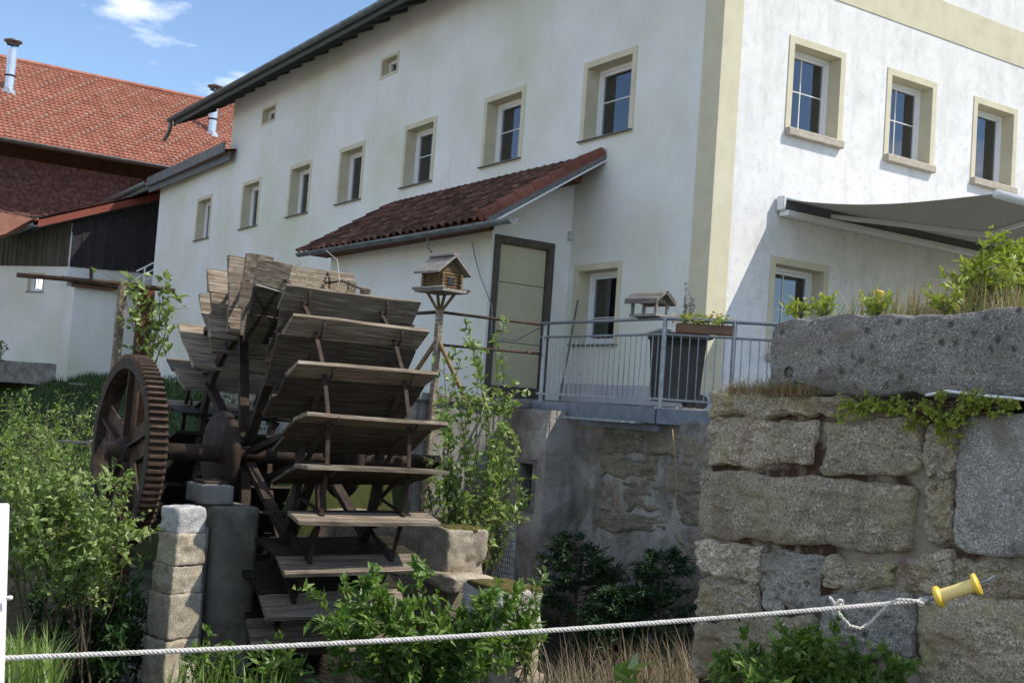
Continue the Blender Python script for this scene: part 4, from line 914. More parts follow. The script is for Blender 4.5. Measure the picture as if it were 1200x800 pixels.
# cladding boards: side and front
bmz = MB().box((0, -.17, 0), (.03, .17, 2.9)).mesh('cladding_board', 'clad'); bat = MB().box((.03, -.035, 0), (.055, .035, 2.9)).mesh('cladding_batten', 'clad')
for i in range(12):
    y = -1.75+i*.345; p = Vector((-28.995, y, 5.17+.035*i*.345))-ao
    sc_ = Matrix.Diagonal((1, 1, max(.2, (6.40+(y+3.0)*.398-.12-p.z-ao.z)/2.9), 1))
    ob('cladding_board', bmz, an, Matrix.Translation(p) @ sc_); ob('cladding_batten', bat, an, Matrix.Translation(p+Vector((0, .17, 0))) @ sc_)
Lm = Matrix(((nL.x, dL.x, 0, 0), (nL.y, dL.y, 0, 0), (0, 0, 1, 0), (0, 0, 0, 1)))
bf = MB().box((0, -.10, 0), (.03, .10, 1.7)).mesh('cladding_board', 'clad_g'); bf2 = MB().box((.03, -.03, 0), (.05, .03, 1.7)).mesh('cladding_batten', 'clad_g')
for i in range(36):
    p = cA+dL*(.12+i*.205)+nL*.004+Vector((0, 0, 5.16))-ao
    ob('cladding_board', bf, an, Matrix.Translation(p) @ Lm); ob('cladding_batten', bf2, an, Matrix.Translation(p+dL*.10) @ Lm)
# roof: verge of red sheet metal on the side, eave with gutter on the front
b = OMB(ao); v0, v1 = Vector((-28.55, -3.1, 6.40)), Vector((-28.55, 1.2, 8.11)); dvv = (v1-v0).normalized()
b.poly([v0+Vector((0, 0, -.13)), v1+Vector((0, 0, -.13)), v1+Vector((0, 0, .19)), v0+Vector((0, 0, .17))], (-.06, 0, 0)); vb = b.build('verge_board', 'redmetal', an)
nr = Vector((0, -dvv.z, dvv.y))
b = OMB(ao); b.poly([v0+nr*.1, v1+nr*.1, v1+nr*.1+Vector((-12, 0, 0)), v0+nr*.1+Vector((-12, -1.2, -.6))], nr*.06); rfA = b.build('roof', 'tile_barn', an)
b = OMB(ao); b.add(*half_gutter(v0+Vector((0, -.08, -.02)), v0+Vector((-8, -.7, -.34)), .10)); b.build('gutter', 'zinc', rfA, True)
b = OMB(ao); b.poly([v0+Vector((-.1, .0, -.16)), v1+Vector((-.1, 0, -.16)), v1+Vector((-10, 0, -.16)), v0+Vector((-10, 0, -.5))], (0, 0, .04)); b.build('soffit', 'soffit', rfA)
b = OMB(ao); tp = [on(-70, 236, 'x', -32.2), on(39, 256, 'x', -28.75), on(6, 274, 'x', -29.2), on(-70, 296, 'x', -30.2)]
b.poly(tp, (-.25, .1, -.05)); b.build('porch_roof', 'tile_barn', an)
# low white store in front of the annex
lo2 = Vector((-27.6, -.9, 1.5)); ls = thing('low_store', 'low white store with a small tiled ledge roof before the annex', 'shed', lo2)
pA = on(80, 430, 'x', -27.4); pB = on(141, 345, 'x', -27.4)
b = OMB(lo2); b.box((-28.9, -2.05, 1.2), (-27.4, 1.2, 4.45)); b.build('wall', 'stucco', ls)
b = OMB(lo2); b.poly([(-27.25, -2.15, 4.44), (-28.95, -2.15, 4.78), (-28.95, 1.2, 4.78), (-27.25, 1.2, 4.44)], (0, 0, .05)); lr = b.build('roof', 'soffit', ls)
tl2 = MB().box((-.28, -.1, 0), (.04, .1, .04)).mesh('tile', 'tile')
for i in range(15):
    for j in range(3): ob('tile', tl2, lr, Matrix.Translation(Vector((-27.2-j*.3, -2.05+i*.21, 4.52+j*.06+random.uniform(-.01, .01)))-lo2))
b = OMB(lo2); b.beam((-27.2, -2.2, 4.42), (-27.2, 1.2, 4.42), .05, .09); b.build('eave_board', 'wood_br', lr)
# white stair rail
st = thing('stair_rail', 'white slanted stair rail with three bars at the house corner', 'railing', on(170, 335, 'x', -26.6))
for k in range(3):
    p = Vector(on(160, 318+k*8, 'x', -26.6)); q_ = Vector(on(190, 303+k*8, 'x', -26.6)); MB().tube([p-st.location, q_-st.location], .03, 6).build('bar', 'paint', st)
MB().tube([(0, 0, -2.2), Vector(on(170, 313, 'x', -26.6))-st.location], .03, 6).build('post', 'paint', st)

# ------------------------------------------------------------------ rusty pipe frame left of the wheel
pf = thing('pipe_frame', 'rusty horizontal pipe on an old wooden post overgrown with vines', 'frame', place(145, 415, 13.6, .3)); po = pf.location.copy()
def L_(px, py, D): return at(px, py, D)-po
MB().tube([L_(20, 322, 13.4), L_(150, 333, 13.6), L_(205, 341, 13.7)], .028, 8).build('pipe', 'rust', pf, True)
b = MB(); p = L_(144, 335, 13.6); q_ = Vector((p.x+.0, p.y, -1.2)); b.beam(q_, p+Vector((0, 0, .06)), .09, .09, b=.008); b.build('post', 'wood', pf)
b = MB(); p = L_(172, 338, 13.75); b.beam((p.x, p.y, -1.2), p, .17, .12, b=.01); b.build('post', 'wood_br', pf)
MB().tube([L_(107, 312, 13.5), L_(107, 330, 13.52)], .022, 6).build('stub', 'rust_dk', pf)

# ------------------------------------------------------------------ guard rail and bird house
P1 = Vector((-1.75, -3.05, 2.66)); gr = thing('guard_rail', 'rusty two-bar guard rail between bird house post and terrace railing', 'railing', (P1.x, P1.y, 1.5)); go = gr.location.copy()
P2 = Vector((-1.58, -1.56, 2.64)); P3 = on(471, 368, 'z', 2.68)
MB().tube([P3-go, P1-go], .024, 8).build('bar', 'rust_dk', gr, True); MB().tube([P1-go, P2-go], .020, 8).build('bar', 'rust', gr, True)
MB().tube([P1-go-Vector((0, 0, .43)), P2-go-Vector((0, 0, .40))], .018, 8).build('bar', 'rust', gr, True)
hb = Vector((-1.68, -3.10, -1.3)); bh = thing('bird_house', 'small log bird house with pitched roof on a tall wooden post', 'bird house', hb)
def rod(nm, p, q, w_, m='wood_gr', par=None): return MB().beam(p, q, w_, w_, b=w_*.15).build(nm, m, par or bh)
rod('post', (0, 0, 0), (0, 0, 4.0), .085, 'wood')
for (dx, dy) in ((.16, .16), (-.16, .16), (.16, -.16), (-.16, -.16)): rod('brace', (dx*.15, dy*.15, 3.98), (dx, dy, 4.26), .035, 'wood_yel')
for (dx, dy) in ((.5, .25), (-.45, -.3)): rod('leg_brace', (0, 0, 3.6), (dx, dy, 2.75), .05, 'wood_yel')
RB_ = Matrix.Translation((0, 0, -.07)) @ Matrix.Rotation(rad(8), 4, 'Z')
fl = MB(); fl.box((-.30, -.22, 4.27), (.30, .22, 4.31), .006); fl.box((-.34, -.24, 4.30), (.34, -.20, 4.335), .008); fl.box((-.34, .20, 4.30), (.34, .24, 4.335), .008); fl.build('floor', 'wood_gr', bh, mw=RB_)
for k in range(5):
    z = 4.335+k*.042
    for s_ in (-1, 1):
        MB().tube([(-.23, s_*.15, z), (.23, s_*.15, z)], .022, 7).build('log', 'wood_yel', bh, mw=RB_)
        if s_ > 0 or k > 2 or True: MB().tube([(s_*.17, -.19, z+.01), (s_*.17, .19, z+.01)], .022, 7).build('log', 'wood_yel', bh, mw=RB_)
b = MB(); b.poly([(.165, -.17, 4.54), (.165, .17, 4.54), (.165, 0, 4.70)], (.02, 0, 0)); b.poly([(-.165, -.17, 4.54), (-.165, .17, 4.54), (-.165, 0, 4.70)], (-.02, 0, 0)); b.build('gable', 'wood_yel', bh, mw=RB_)
MB().box((.192, -.05, 4.37), (.198, .045, 4.47)).build('entrance', 'black', bh, mw=RB_)
for s_ in (-1, 1):
    b = MB(); b.poly([(-.27, 0, 4.735), (.27, 0, 4.735), (.27, s_*.27, 4.50), (-.27, s_*.27, 4.50)], (0, 0, .028)); b.build('roof_board', 'wood_gr', bh, mw=RB_)
MB().beam((-.27, 0, 4.765), (.27, 0, 4.765), .10, .025).build('ridge_board', 'wood_gr', bh, mw=RB_)

# ------------------------------------------------------------------ things on the terrace
p = on(762, 377, 'y', -1.5); bfz = 2.68
bf_ = thing('bird_feeder', 'open wooden bird feeder with pitched roof on the terrace railing', 'bird feeder', (p.x, -1.52, bfz), rad(8))
MB().box((-.22, -.13, 0), (.22, .13, .03), .005).build('tray', 'wood_gr', bf_)
for sx in (-.19, .19):
    for sy in (-.10, .10): MB().box((sx-.016, sy-.016, .03), (sx+.016, sy+.016, .17)).build('post', 'wood_gr', bf_)
for s_ in (-1, 1):
    b = MB(); b.poly([(-.26, 0, .285), (.26, 0, .285), (.26, s_*.18, .15), (-.26, s_*.18, .15)], (0, 0, .022)); r_ = b.build('roof_board', 'wood_gr', bf_)
    for k in range(3): 
        b = MB(); b.poly([(-.265, s_*(.03+.05*k), .31-.0375*k*1.0-.022), (.265, s_*(.03+.05*k), .31-.0375*k-.022), (.265, s_*(.07+.05*k), .28-.0375*k-.022), (-.265, s_*(.07+.05*k), .28-.0375*k-.022)], (0, 0, .03)); b.build('slat', 'wood_gr', bf_)
b = MB(); b.poly([(-.18, -.11, .17), (-.18, .11, .17), (-.18, 0, .27)], (.015, 0, 0)); b.poly([(.18, -.11, .17), (.18, .11, .17), (.18, 0, .27)], (-.015, 0, 0)); b.build('gable', 'wood', bf_)
p = on(792, 440, 'y', -.95); wb = thing('wheelie_bin', 'dark grey wheelie bin with pale lid by the house corner', 'bin', (p.x, -.95, 1.625), rad(-25))
b = MB(); lo4 = [(-.23, -.24), (.23, -.24), (.23, .24), (-.23, .24)]; hi4 = [(-.28, -.29), (.28, -.29), (.28, .29), (-.28, .29)]
b.add([(x, y, .06) for x, y in lo4]+[(x, y, .86) for x, y in hi4], [(3, 2, 1, 0), (4, 5, 6, 7)]+[(i, (i+1) % 4, 4+(i+1) % 4, 4+i) for i in range(4)]); b.box((-.30, -.31, .83), (.30, .31, .88), .01); b.build('body', 'black', wb)
b = MB(); b.box((-.31, -.33, .885), (.31, .32, .93), .02); b.box((-.25, -.26, .93), (.25, .25, .955), .015); b.build('lid', 'binlid', wb)
for s_ in (-1, 1): MB().lathe((s_*.25, .26, .08), (1, 0, 0), [(-.025, 0), (-.025, .09), (.025, .09), (.025, 0)], 16).build('wheel', 'black', wb)
MB().tube([(-.25, .36, .87), (.25, .36, .87)], .018, 8).build('handle', 'black', wb)
fbx = thing('flower_box', 'terracotta coloured flower box hung on the railing corner', 'planter', (1.26, -1.14, 2.50), rad(45))
MB().box((-.34, -.07, 0), (.34, .07, .11), .012).build('box', 'terra', fbx)
MB().box((-.32, -.06, .105), (.32, .06, .115)).build('soil', 'soil', fbx)
t = plant('potted_flowers', 'low green and orange flowers growing in the terracotta flower box', (1.26, -1.14, 2.61), [Vector((1.26+.6*(u-.5)*math.cos(rad(45)), -1.14+.6*(u-.5)*math.sin(rad(45)), 2.66+random.uniform(0, .06))) for u in np.linspace(0, 1, 16)], 420, .05, .025, 'leaf_yel', .003, .3, 'flowers', .2, 3, tw_len=.06)
V, Fc = leaf_arrays(np.stack([RNG.uniform(-.27, .27, 130)]*2+[RNG.uniform(.04, .10, 130)], 1)+RNG.normal(scale=.03, size=(130, 3)), RNG.normal(size=(130, 3)), .035, .03); ob('blossom', np_mesh('blossom', V, Fc, 'flower'), t)
p = on(801, 376, 'y', -1.18)
plant('tall_stalk_plant', 'tall grey flower spike standing above the railing', (p.x, -1.18, 2.61), [Vector((p.x+dx, -1.18+dy, z)) for dx, dy, z in ((0, 0, 3.12), (.05, .02, 3.02), (-.03, .02, 2.95), (.10, .03, 2.9), (.16, .02, 2.85))], 420, .035, .02, 'lav', .006, .03, 'plant', .25, 2, tw_len=.05)
pb, pt_ = on(656, 462, 'y', -.35), on(677, 352, 'y', -.05)
o = MB().tube([Vector((0, 0, 0)), Vector(pt_)-Vector((pb.x, pb.y, 1.625))], .016, 6).build('leaning_pole', 'wood_gr'); o.location = (pb.x, pb.y, 1.625); tag(o, 'thin grey pole leaning against the house wall beside the door', 'pole')
p = on(668, 276, 'x', -3.2); o = MB().box((0, -.05, -.08), (.05, .05, .06), .01).build('outlet_box', 'plinth'); o.location = (-3.2, p.y-.0, p.z); tag(o, 'small grey outlet box on the white wall above the door', 'outlet')
c_ = [on(553, 283, 'y', -1.5), on(563, 325, 'y', -1.5), on(577, 360, 'y', -1.5)]
o = MB().tube([c_[0], c_[0].lerp(c_[1], .5)+Vector((.03, -.03, 0)), c_[1], c_[2], Vector((-2.9, -1.52, 2.5)), Vector((-2.2, -1.56, 2.42)), Vector((-1.6, -1.55, 2.6))], .008, 5).build('hanging_cable', 'steel_dk'); tag(o, 'thin grey cable drooping from the lean-to eave to the railing', 'cable')
c_ = [on(788+dx, y, 'y', -1.48) for dx, y in ((0, 503), (3, 530), (5, 560), (3, 600), (6, 630), (4, 652))]
o = MB().tube(c_, .007, 6).build('hanging_rope', 'straw', None, True); tag(o, 'pale rope hanging down the basement wall below the terrace', 'rope')

# ------------------------------------------------------------------ awning
awo = Vector((0, 1.2, 4.5)); aw = thing('awning', 'grey cloth awning extended from a white cassette on the sunny gable', 'awning', awo)
AY0, AY1, AX = 1.22, 7.2, 3.45
b = OMB(awo); b.box((.015, AY0-.06, 4.47), (.16, AY0+.0, 4.68), .015); b.build('end_cap', 'alu', aw)
b = OMB(awo); b.box((.02, AY0, 4.40), (.20, AY1, 4.475), .008); b.build('front_rail', 'paint', aw)
b = OMB(awo); b.box((.018, AY0, 4.476), (.14, AY1, 4.655), .01); b.build('cassette', 'steel_dk', aw)
vs = []; fs = []; nn_ = 24
for i in range(nn_+1):
    q = i/nn_; x = .14+(AX-.14)*q; z = 4.62-.30*q-.11*math.sin(PI*q)*(1-.3*q)
    for (yy) in (AY0+.02, (AY0+AY1)/2, AY1): vs.append((x, yy, z+(-.02 if yy not in (AY0+.02, AY1) else 0)))
for i in range(nn_):
    for k in range(2): fs.append((i*3+k, (i+1)*3+k, (i+1)*3+k+1, i*3+k+1))
vs2 = [(x, y, z+.004) for x, y, z in vs]; k0 = len(vs); fs += [tuple(k0+i for i in f[::-1]) for f in fs]
b = OMB(awo); b.add(vs+vs2, fs); b.build('fabric', 'fabric', aw, True)
b = OMB(awo); b.tube([(AX, AY0-.02, 4.31), (AX, AY1, 4.31)], .055, 12); b.build('front_bar', 'alu', aw, True)
for yy, s_ in ((AY0+.9, 1), (AY1-.6, -1)):
    b = OMB(awo); b.beam((.1, yy, 4.53), (1.7, yy+1.4*s_, 4.32), .04, .06); b.build('arm', 'alu', aw)
    b = OMB(awo); b.beam((1.7, yy+1.4*s_, 4.32), (AX-.05, yy+.3*s_, 4.27), .035, .05); b.build('arm', 'alu', aw)

# ------------------------------------------------------------------ rope fence with yellow handle, white post
hA = at(1087, 703, 2.2); hB = at(1148, 683, 2.16); hd = (hB-hA).normalized()
rp0 = at(-6, 771, 1.95)
ro = thing('fence_rope', 'taut white twisted rope stretched across the foreground with knotted loose end', 'rope', rp0)
def helix(pts, r, rs, pitch, ph):
    o = []; pts = [Vector(p) for p in pts]; d = 0
    for i, p in enumerate(pts):
        if i: d += (p-pts[i-1]).length
        t = (pts[min(i+1, len(pts)-1)]-pts[max(0, i-1)]).normalized(); a = t.cross(Vector((0, 0, 1))).normalized(); c = t.cross(a); g = 2*PI*d/pitch+ph
        o.append(p+a*(math.cos(g)*r)+c*(math.sin(g)*r))
    return o
npt = 700; line = [rp0.lerp(hA, i/npt)-rp0+Vector((0, 0, -.012*math.sin(PI*i/npt))) for i in range(npt+1)]
for k in range(3): MB().tube(helix(line, .0023, 0, .022, k*2*PI/3), .0025, 5).build('strand', 'rope', ro, True)
kn = [(1082, 707), (1070, 703), (1052, 702), (1040, 708), (1030, 718), (1020, 729), (1008, 736), (996, 733), (986, 722), (980, 712), (977, 705), (971, 698)]
lp = [at(px, py, 2.18-.012*math.sin(i)) - rp0 for i, (px, py) in enumerate(kn)]
fine = []
for i in range(len(lp)-1):
    for q in range(8): fine.append(lp[i].lerp(lp[i+1], q/8))
for k in range(2): MB().tube(helix(fine, .0016, 0, .018, k*PI), .0019, 5).build('loose_end', 'rope', ro, True)
kc = at(981, 713, 2.185)-rp0; 
for k in range(3): MB().tube([kc+Vector((.006*math.cos(t)+.002*k, .006*math.sin(t), .010*math.sin(t*1.0+k)+.004*k)) for t in np.linspace(0, 2*PI, 12)], .0032, 5).build('knot', 'rope', ro, True)
MB().tube([hA-rp0-hd*.012+Vector((.004*math.cos(t), 0, .006*math.sin(t))) for t in np.linspace(0, 2*PI, 10)], .0035, 5).build('knot', 'rope', ro, True)
gh = thing('gate_handle', 'yellow plastic electric fence gate handle at the end of the rope', 'handle', hA); ln = (hB-hA).length
h0 = ln*.16
MB().lathe((0, 0, 0), hd, [(h0, 0), (h0, .018), (h0+.002, .0205), (h0+.007, .0205), (h0+.010, .019), (h0+.013, .0125)], 28).build('flange', 'yellow', gh, True)
MB().lathe((0, 0, 0), hd, [(h0+.010, .0135), (h0+.016, .0125), (ln*.55, .0118), (ln*.86, .0128), (ln*.90, .0135)], 24).build('grip', 'yellow_lt', gh, True)
MB().lathe((0, 0, 0), hd, [(ln*.885, .0125), (ln*.90, .019), (ln*.915, .0205), (ln*.955, .0205), (ln*.975, .02), (ln*.975, 0)], 28).build('end_flange', 'yellow', gh, True)
b = MB(); b.tube([hd*(-.004), hd*h0], .004, 6); b.tube([hd*(-.002)+Vector((.007*math.cos(t), 0, .007*math.sin(t))) for t in np.linspace(0, 2*PI, 12)], .0022, 5); b.build('eye', 'galv', gh)
b = MB(); e_ = hd*ln; b.tube([e_, e_+hd*.015, e_+hd*.022+Vector((0, .01, .006))], .0028, 6); b.build('hook', 'galv', gh)
top_p = at(-4, 590, 1.95); o = MB().box((-.016, -.016, -1.3), (.016, .016, 0), .003).build('fence_post', 'paint')
o.matrix_world = Matrix.Translation(top_p) @ Matrix.Rotation(-.068, 4, AF) @ Matrix.Rotation(rad(57), 4, 'Z'); tag(o, 'white square fence post at the end of the rope', 'post')
o = MB().lathe((0, 0, 0), AR, [(-.0, .003), (.006, .004), (.009, .003), (.009, 0)], 10).build('post_insulator', 'paint', None, True); o.location = at(8, 700, 1.93); tag(o, 'tiny white insulator knob on the fence post', 'insulator')
# yellow lamp on the wall top and blue twine
lp_ = on(1029, 352, 'y', -7.6); o = thing('garden_lamp', 'small yellow garden lamp among weeds on the wall top', 'lamp', (lp_.x, -7.6, 1.66)); hh = lp_.z-1.66
b = MB(); b.lathe((0, 0, 0), (0, 0, 1), [(0, .004), (hh+.01, .006)], 8); b.build('stake', 'yellow', o); b = MB(); b.lathe((0, 0, hh), (0, 0, 1), [(0, .004), (.012, .012), (.025, .017), (.03, .017), (.034, 0)], 14); b.build('head', 'yellow', o, True)
o = MB().tube([on(px, py, 'y', -8.215) for px, py in ((1085, 463), (1110, 458), (1140, 462), (1170, 465), (1205, 468), (1240, 470))], .004, 5).build('wall_cable', 'paint', None, True); tag(o, 'thin white cable lying along the ledge under the granite block', 'cable')

# ------------------------------------------------------------------ vegetation
def interp(pl, u):
    k = u*(len(pl)-1); i = min(int(k), len(pl)-2); f = k-i; return tuple(pl[i][j]*(1-f)+pl[i+1][j]*f for j in range(2))
# sapling right of the wheel
tg = px_targets([(545, 375), (560, 400), (580, 390), (588, 410), (540, 420), (520, 425), (600, 445), (530, 440), (560, 440), (605, 455), (545, 470), (515, 455), (580, 480), (600, 500), (525, 500), (590, 530), (560, 520), (540, 540), (510, 520), (600, 560), (575, 570), (545, 590), (520, 570), (608, 575), (590, 600), (560, 605), (500, 500), (505, 545)], 13.0, .45)
plant('young_tree', 'light green young tree growing between the waterwheel and landing wall', at(555, 720, 12.9), tg, 2700, .095, .055, 'leaf_pale', .012, .12, 'tree', .30, 5, tw_len=.30)
# bush in front of the wheel
tg = px_targets([(380, 700), (400, 690), (420, 675), (440, 668), (470, 690), (490, 680), (510, 700), (540, 720), (560, 705), (520, 730), (480, 720), (450, 710), (410, 740), (430, 730), (470, 760), (500, 770), (540, 760), (570, 740), (590, 720), (600, 740), (575, 700), (460, 740), (385, 730), (560, 780), (520, 790)], 9.6, .5)
plant('leafy_bush', 'bright green leafy bush in front of the lower wheel paddles', at(490, 850, 9.6), tg, 4600, .09, .054, 'leaf', .012, .15, 'bush', .35, 6, tw_len=.26)
tg = px_targets([(610, 690), (625, 700), (620, 730), (615, 750), (628, 715), (600, 700)], 10.6, .2)
plant('side_bush', 'small bush with narrow leaves hugging the lower granite block', at(612, 800, 10.6), tg, 520, .11, .035, 'leaf', .008, .1, 'bush', .3, 5, tw_len=.2)
# left bush over the stream
tg = px_targets([(10, 560), (30, 540), (60, 530), (90, 560), (120, 590), (140, 570), (150, 600), (20, 600), (50, 590), (80, 610), (110, 640), (130, 660), (100, 655), (60, 625), (30, 600), (90, 640), (130, 640), (150, 620), (10, 620), (70, 570), (40, 620), (115, 610), (5, 530)], 10.2, .5)
plant('stream_bush', 'pale leaved bush overhanging the stream beside the big gear', at(70, 800, 10.4), tg, 4000, .078, .048, 'leaf_pale', .010, .3, 'bush', .58, 10, tw_len=.32)
tg = px_targets([(110, 680), (140, 690), (150, 720), (120, 730), (90, 720), (160, 690), (155, 740), (130, 745), (100, 750), (60, 740), (40, 720), (75, 700), (165, 760), (120, 770), (80, 770), (45, 760)], 10.6, .3)
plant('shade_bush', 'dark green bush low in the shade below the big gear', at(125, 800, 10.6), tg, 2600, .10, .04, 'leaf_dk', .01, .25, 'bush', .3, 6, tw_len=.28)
# garden plants beyond the stream
for k, (lx, ly, D, n, m_, lab) in enumerate(((20, 490, 17, 800, 'leaf_pale', 'pale bushy garden plant far left beyond the stream'), (55, 480, 19, 900, 'leaf', 'bright green garden plant between stream and annex'), (95, 500, 18, 800, 'leaf_pale', 'light leafy garden plant just behind the big gear'),
                                            (70, 530, 15.5, 900, 'leaf_pale', 'olive green garden plant sloping to the stream'), (20, 535, 14.5, 900, 'leaf', 'green garden plant at the stream edge far left'), (105, 545, 14, 800, 'leaf', 'green garden plant touching the rim of the gear'), (235, 500, 18, 700, 'leaf_dk', 'dark green plant seen through the wheel spokes'), (280, 490, 17, 600, 'leaf_dk', 'dark green plant glimpsed between the hub and paddles'))):
    c = at(lx, ly, D); zb = min(c.z-.3, H(c.x, c.y)); 
    plant('garden_plant', lab, (c.x, c.y, zb), cloud_targets(c, (.8, .8, .5), 14), n, .085, .034, m_, .008, .3, 'plant', .35, 6, tw_len=.28)
c = on(2, 415, 'x', -28.2); plant('corner_shrub', 'dark shrub against the white annex wall', (c.x, c.y-.3, 1.6), cloud_targets((c.x, c.y-.3, 2.3), (.4, .5, .8), 14), 700, .12, .06, 'leaf_dk', .01, .2, 'shrub', .3, 4)
# grass in front of the annex
pts = [(x, y, H(x, y)) for x, y in zip(RNG.uniform(-29, -9, 9000), RNG.uniform(-5.0, -1.3, 9000))]
struct(blades('meadow_grass', pts, .26, .016, 'leaf_dk', .4), 'stuff')  # dark leaf colour puts the shade before the annex into the blades
o = MB().beam(at(66, 517, 15.5), at(120, 519, 15.4), .12, .03).build('loose_plank', 'wood_gr'); tag(o, 'bleached loose plank lying among the garden plants', 'plank')
o = MB().beam(on(82, 449, 'x', -24), on(118, 452, 'x', -23.5), .2, .06).build('garden_plank', 'wood_gr'); tag(o, 'pale plank lying on the grass before the annex', 'plank')
# vines on the pipe frame
tg = px_targets([(150, 325), (165, 322), (185, 330), (192, 345), (178, 360), (188, 375), (170, 385), (185, 395), (175, 405), (160, 350), (195, 325), (140, 330)], 13.6, .15)
plant('climbing_vine', 'pale green vine with dry stems climbing the rusty pipe frame', at(172, 440, 13.6), tg, 250, .11, .075, 'leaf_pale', .008, .08, 'vine', .3, 9, tw_len=.30)
# shaded conifers under the terrace
def conifer(label, base, h_, r_, n=5200):
    t = thing('yew_bush', label, 'conifer', base, group=None); b = MB(); b.tube([(0, 0, 0), (0, 0, h_*.9)], [.04, .01], 6); b.build('trunk', 'bark', t); P = []; D = []
    bb_ = MB()
    for k in range(70):
        z = h_*random.uniform(.05, .95); a = random.uniform(0, 2*PI); l = r_*(1-z/h_)**.7*random.uniform(.7, 1.15)+.08; e = Vector((math.cos(a)*l, math.sin(a)*l, z+.25*l)); s0 = Vector((0, 0, z)); bb_.tube([s0, e], [.008, .003], 4, False)
        for q in range(n//70):
            u = random.uniform(.25, 1.05); p = s0.lerp(e, u); P.append(tuple(p)); d = (e-s0).normalized()*.7+Vector((random.gauss(0, .6), random.gauss(0, .6), random.gauss(0, .4))); D.append(tuple(d))
    bb_.build('branches', 'bark', t); V, Fc = leaf_arrays(np.array(P), np.array(D), .10, .022); ob('foliage', np_mesh('foliage', V, Fc, 'leaf_con'), t)
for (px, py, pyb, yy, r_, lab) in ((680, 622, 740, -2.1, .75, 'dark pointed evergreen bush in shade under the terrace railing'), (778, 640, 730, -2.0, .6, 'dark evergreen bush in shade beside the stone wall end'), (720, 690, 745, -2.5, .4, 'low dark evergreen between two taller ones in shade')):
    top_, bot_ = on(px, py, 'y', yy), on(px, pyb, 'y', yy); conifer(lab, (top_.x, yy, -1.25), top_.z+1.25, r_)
# dry grass by the end of the stone wall, in the bottom centre
pts = []
for _ in range(2600):
    px = random.triangular(600, 860, 800); py = random.uniform(792, 860); D = random.uniform(4.8, 7.2); p = at(px, py, D); pts.append((p.x, p.y, p.z-.1))
struct(blades('dry_grass', pts, .36, .0034, 'grass_brown', .5), 'stuff')
# ivy leaves at the bottom centre
tg = [at(715, 796, 3.6), at(760, 798, 3.55), at(730, 800, 3.7), at(750, 812, 3.6), at(700, 815, 3.6), at(735, 815, 3.5)]
plant('broad_leaf_plant', 'bright broad leaved plant rising at the bottom before the dry grass', at(735, 850, 3.6), tg, 26, .14, .05, 'leaf_pale', .005, .02, 'plant', .55, 1, tw_len=.05)
# bush before the stone wall
tg = px_targets([(850, 775), (870, 768), (890, 775), (910, 760), (935, 745), (950, 760), (975, 755), (1000, 770), (1020, 765), (1045, 780), (840, 800), (880, 800), (930, 790), (980, 800), (1030, 800), (1060, 800), (960, 780), (905, 785)], 2.75, .10)
plant('low_bush', 'dense small leaved green bush at the foot of the stone wall', at(950, 1000, 2.75), tg, 5200, .030, .015, 'leaf', .004, .12, 'bush', .62, 9, tw_len=.075)
# foreground grass bottom left
pts = []
for _ in range(900):
    px = random.uniform(-10, 62); py = random.uniform(790, 850); D = random.uniform(4.0, 5.2); p = at(px, py, D); pts.append(tuple(p))
struct(blades('bank_grass', pts, .22, .006, 'grass', .45), 'stuff')
pts = []
for _ in range(160):
    px = random.uniform(190, 330); py = random.uniform(795, 830); D = random.uniform(8.5, 9.5); p = at(px, py, D); pts.append(tuple(p))
struct(blades('pier_grass', pts, .26, .008, 'grass', .4), 'stuff')
for k, (px, py, lab) in enumerate(((255, 760, 'leafy weed at the foot of the stone column'), (330, 770, 'leafy weed beneath the wheel beside the concrete pier'))):
    plant('leafy_weed', lab, at(px, 830, 9.3), cloud_targets(at(px, py+12, 9.3), (.25, .25, .2), 10), 240, .10, .04, 'leaf', .006, .1, 'weed', .3, 3, tw_len=.15)
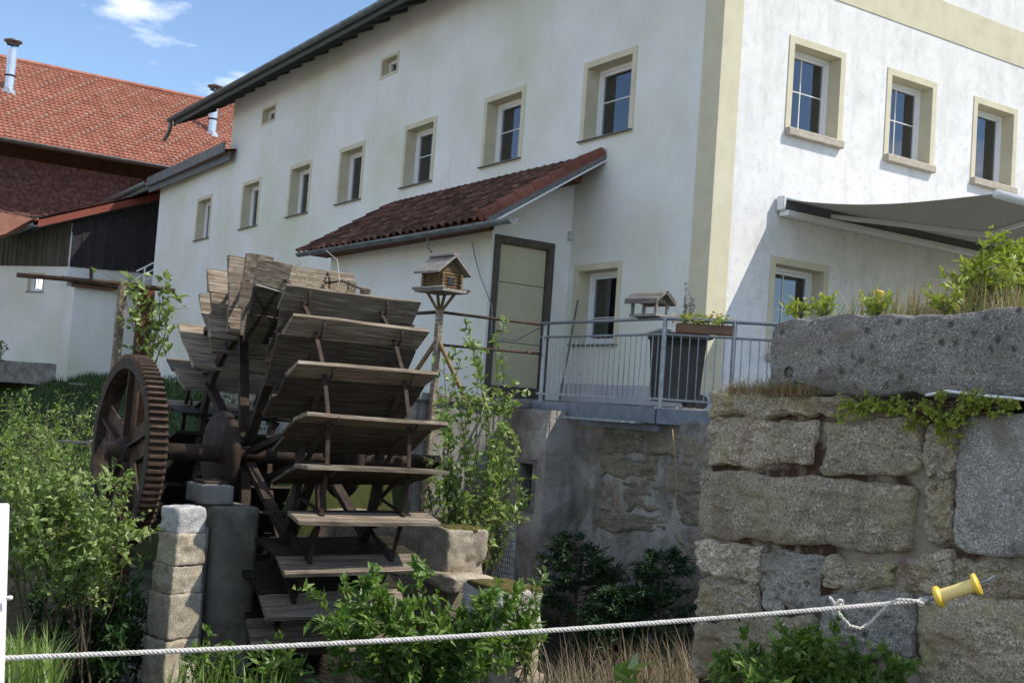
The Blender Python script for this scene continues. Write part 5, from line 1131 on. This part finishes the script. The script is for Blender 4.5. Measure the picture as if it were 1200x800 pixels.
# plants on the stone wall
soil_top = MB(); z_ = 1.69
pts = [(x, y, 1.70) for x, y in zip(RNG.uniform(9.62, 11, 1500), RNG.uniform(-8.05, -7.2, 1500))]
struct(blades('wall_top_grass', pts, .075, .0022, 'grass_dry', .5), 'stuff')
pts = [(on(px, 362, 'y', -7.95).x, -7.95+RNG.uniform(-.1, .3), 1.72) for px in RNG.uniform(1010, 1215, 1100)]
struct(blades('wall_top_stalks', pts, .15, .0019, 'grass_dry', .35), 'stuff')
pts = [(on(px, 362, 'y', -7.95).x, -7.95+RNG.uniform(-.1, .3), 1.72) for px in RNG.uniform(985, 1215, 800)]
struct(blades('wall_top_green', pts, .10, .002, 'grass', .35), 'stuff')
tg = [on(px, py, 'y', -7.85+random.uniform(-.12, .2)) for px, py in ((1110, 320), (1130, 310), (1150, 290), (1165, 280), (1180, 275), (1195, 285), (1170, 300), (1190, 315), (1145, 325), (1160, 335), (1200, 300), (1215, 290), (1180, 345), (1130, 340), (1210, 330), (1120, 345), (1195, 350))]
plant('wall_shrub', 'yellow green shrub on top of the granite block wall', on(1165, 372, 'y', -7.8), tg, 1500, .026, .013, 'leaf_yel', .003, .05, 'shrub', .35, 6, tw_len=.06)
for k, (px, py, lab) in enumerate(((965, 355, 'bright green weed at the left end of the granite block'), (1030, 355, 'bright green weed next to the yellow garden lamp'), (1105, 345, 'bright green weed left of the wall shrub'), (940, 362, 'tiny green weed on the rounded end of the granite block'))):
    plant('wall_weed', lab, on(px, 370, 'y', -8.05), [on(px+random.uniform(-22, 22), py+random.uniform(-14, 8), 'y', -8.05+random.uniform(-.03, .05)) for _ in range(9)], 110, .026, .011, 'leaf_yel', .0016, .01, 'weed', .2, 2, tw_len=.02)
# sedum and dry moss along the ledge
def ledge_targets(lst, y): return [on(px, py, 'y', y+random.uniform(-.02, .02)) for px, py in lst]
lst = [(random.uniform(980, 1200), random.gauss(476, 6)) for _ in range(60)] + [(random.uniform(1060, 1140), random.uniform(480, 505)) for _ in range(22)] + [(random.uniform(1095, 1130), random.uniform(500, 520)) for _ in range(6)]
plant('stonecrop', 'yellow green stonecrop creeping along the ledge below the granite block', on(1085, 478, 'y', -8.19), ledge_targets(lst, -8.235), 1300, .014, .012, 'leaf_yel', .0012, .02, 'plant', .75, 3, tw_len=.018, droop=.0)
pts = [(on(px, 466, 'y', -8.2).x, -8.2+RNG.uniform(-.05, .05), 1.515+RNG.uniform(0, .012)) for px in RNG.uniform(855, 955, 900)]
struct(blades('straw_tuft', pts, .07, .0013, 'grass_dry', 1.6, curl=.9), 'stuff')
for o in bpy.data.objects:
    if o.name.startswith(('Cube', 'Cylinder')): print('bad', o.name)
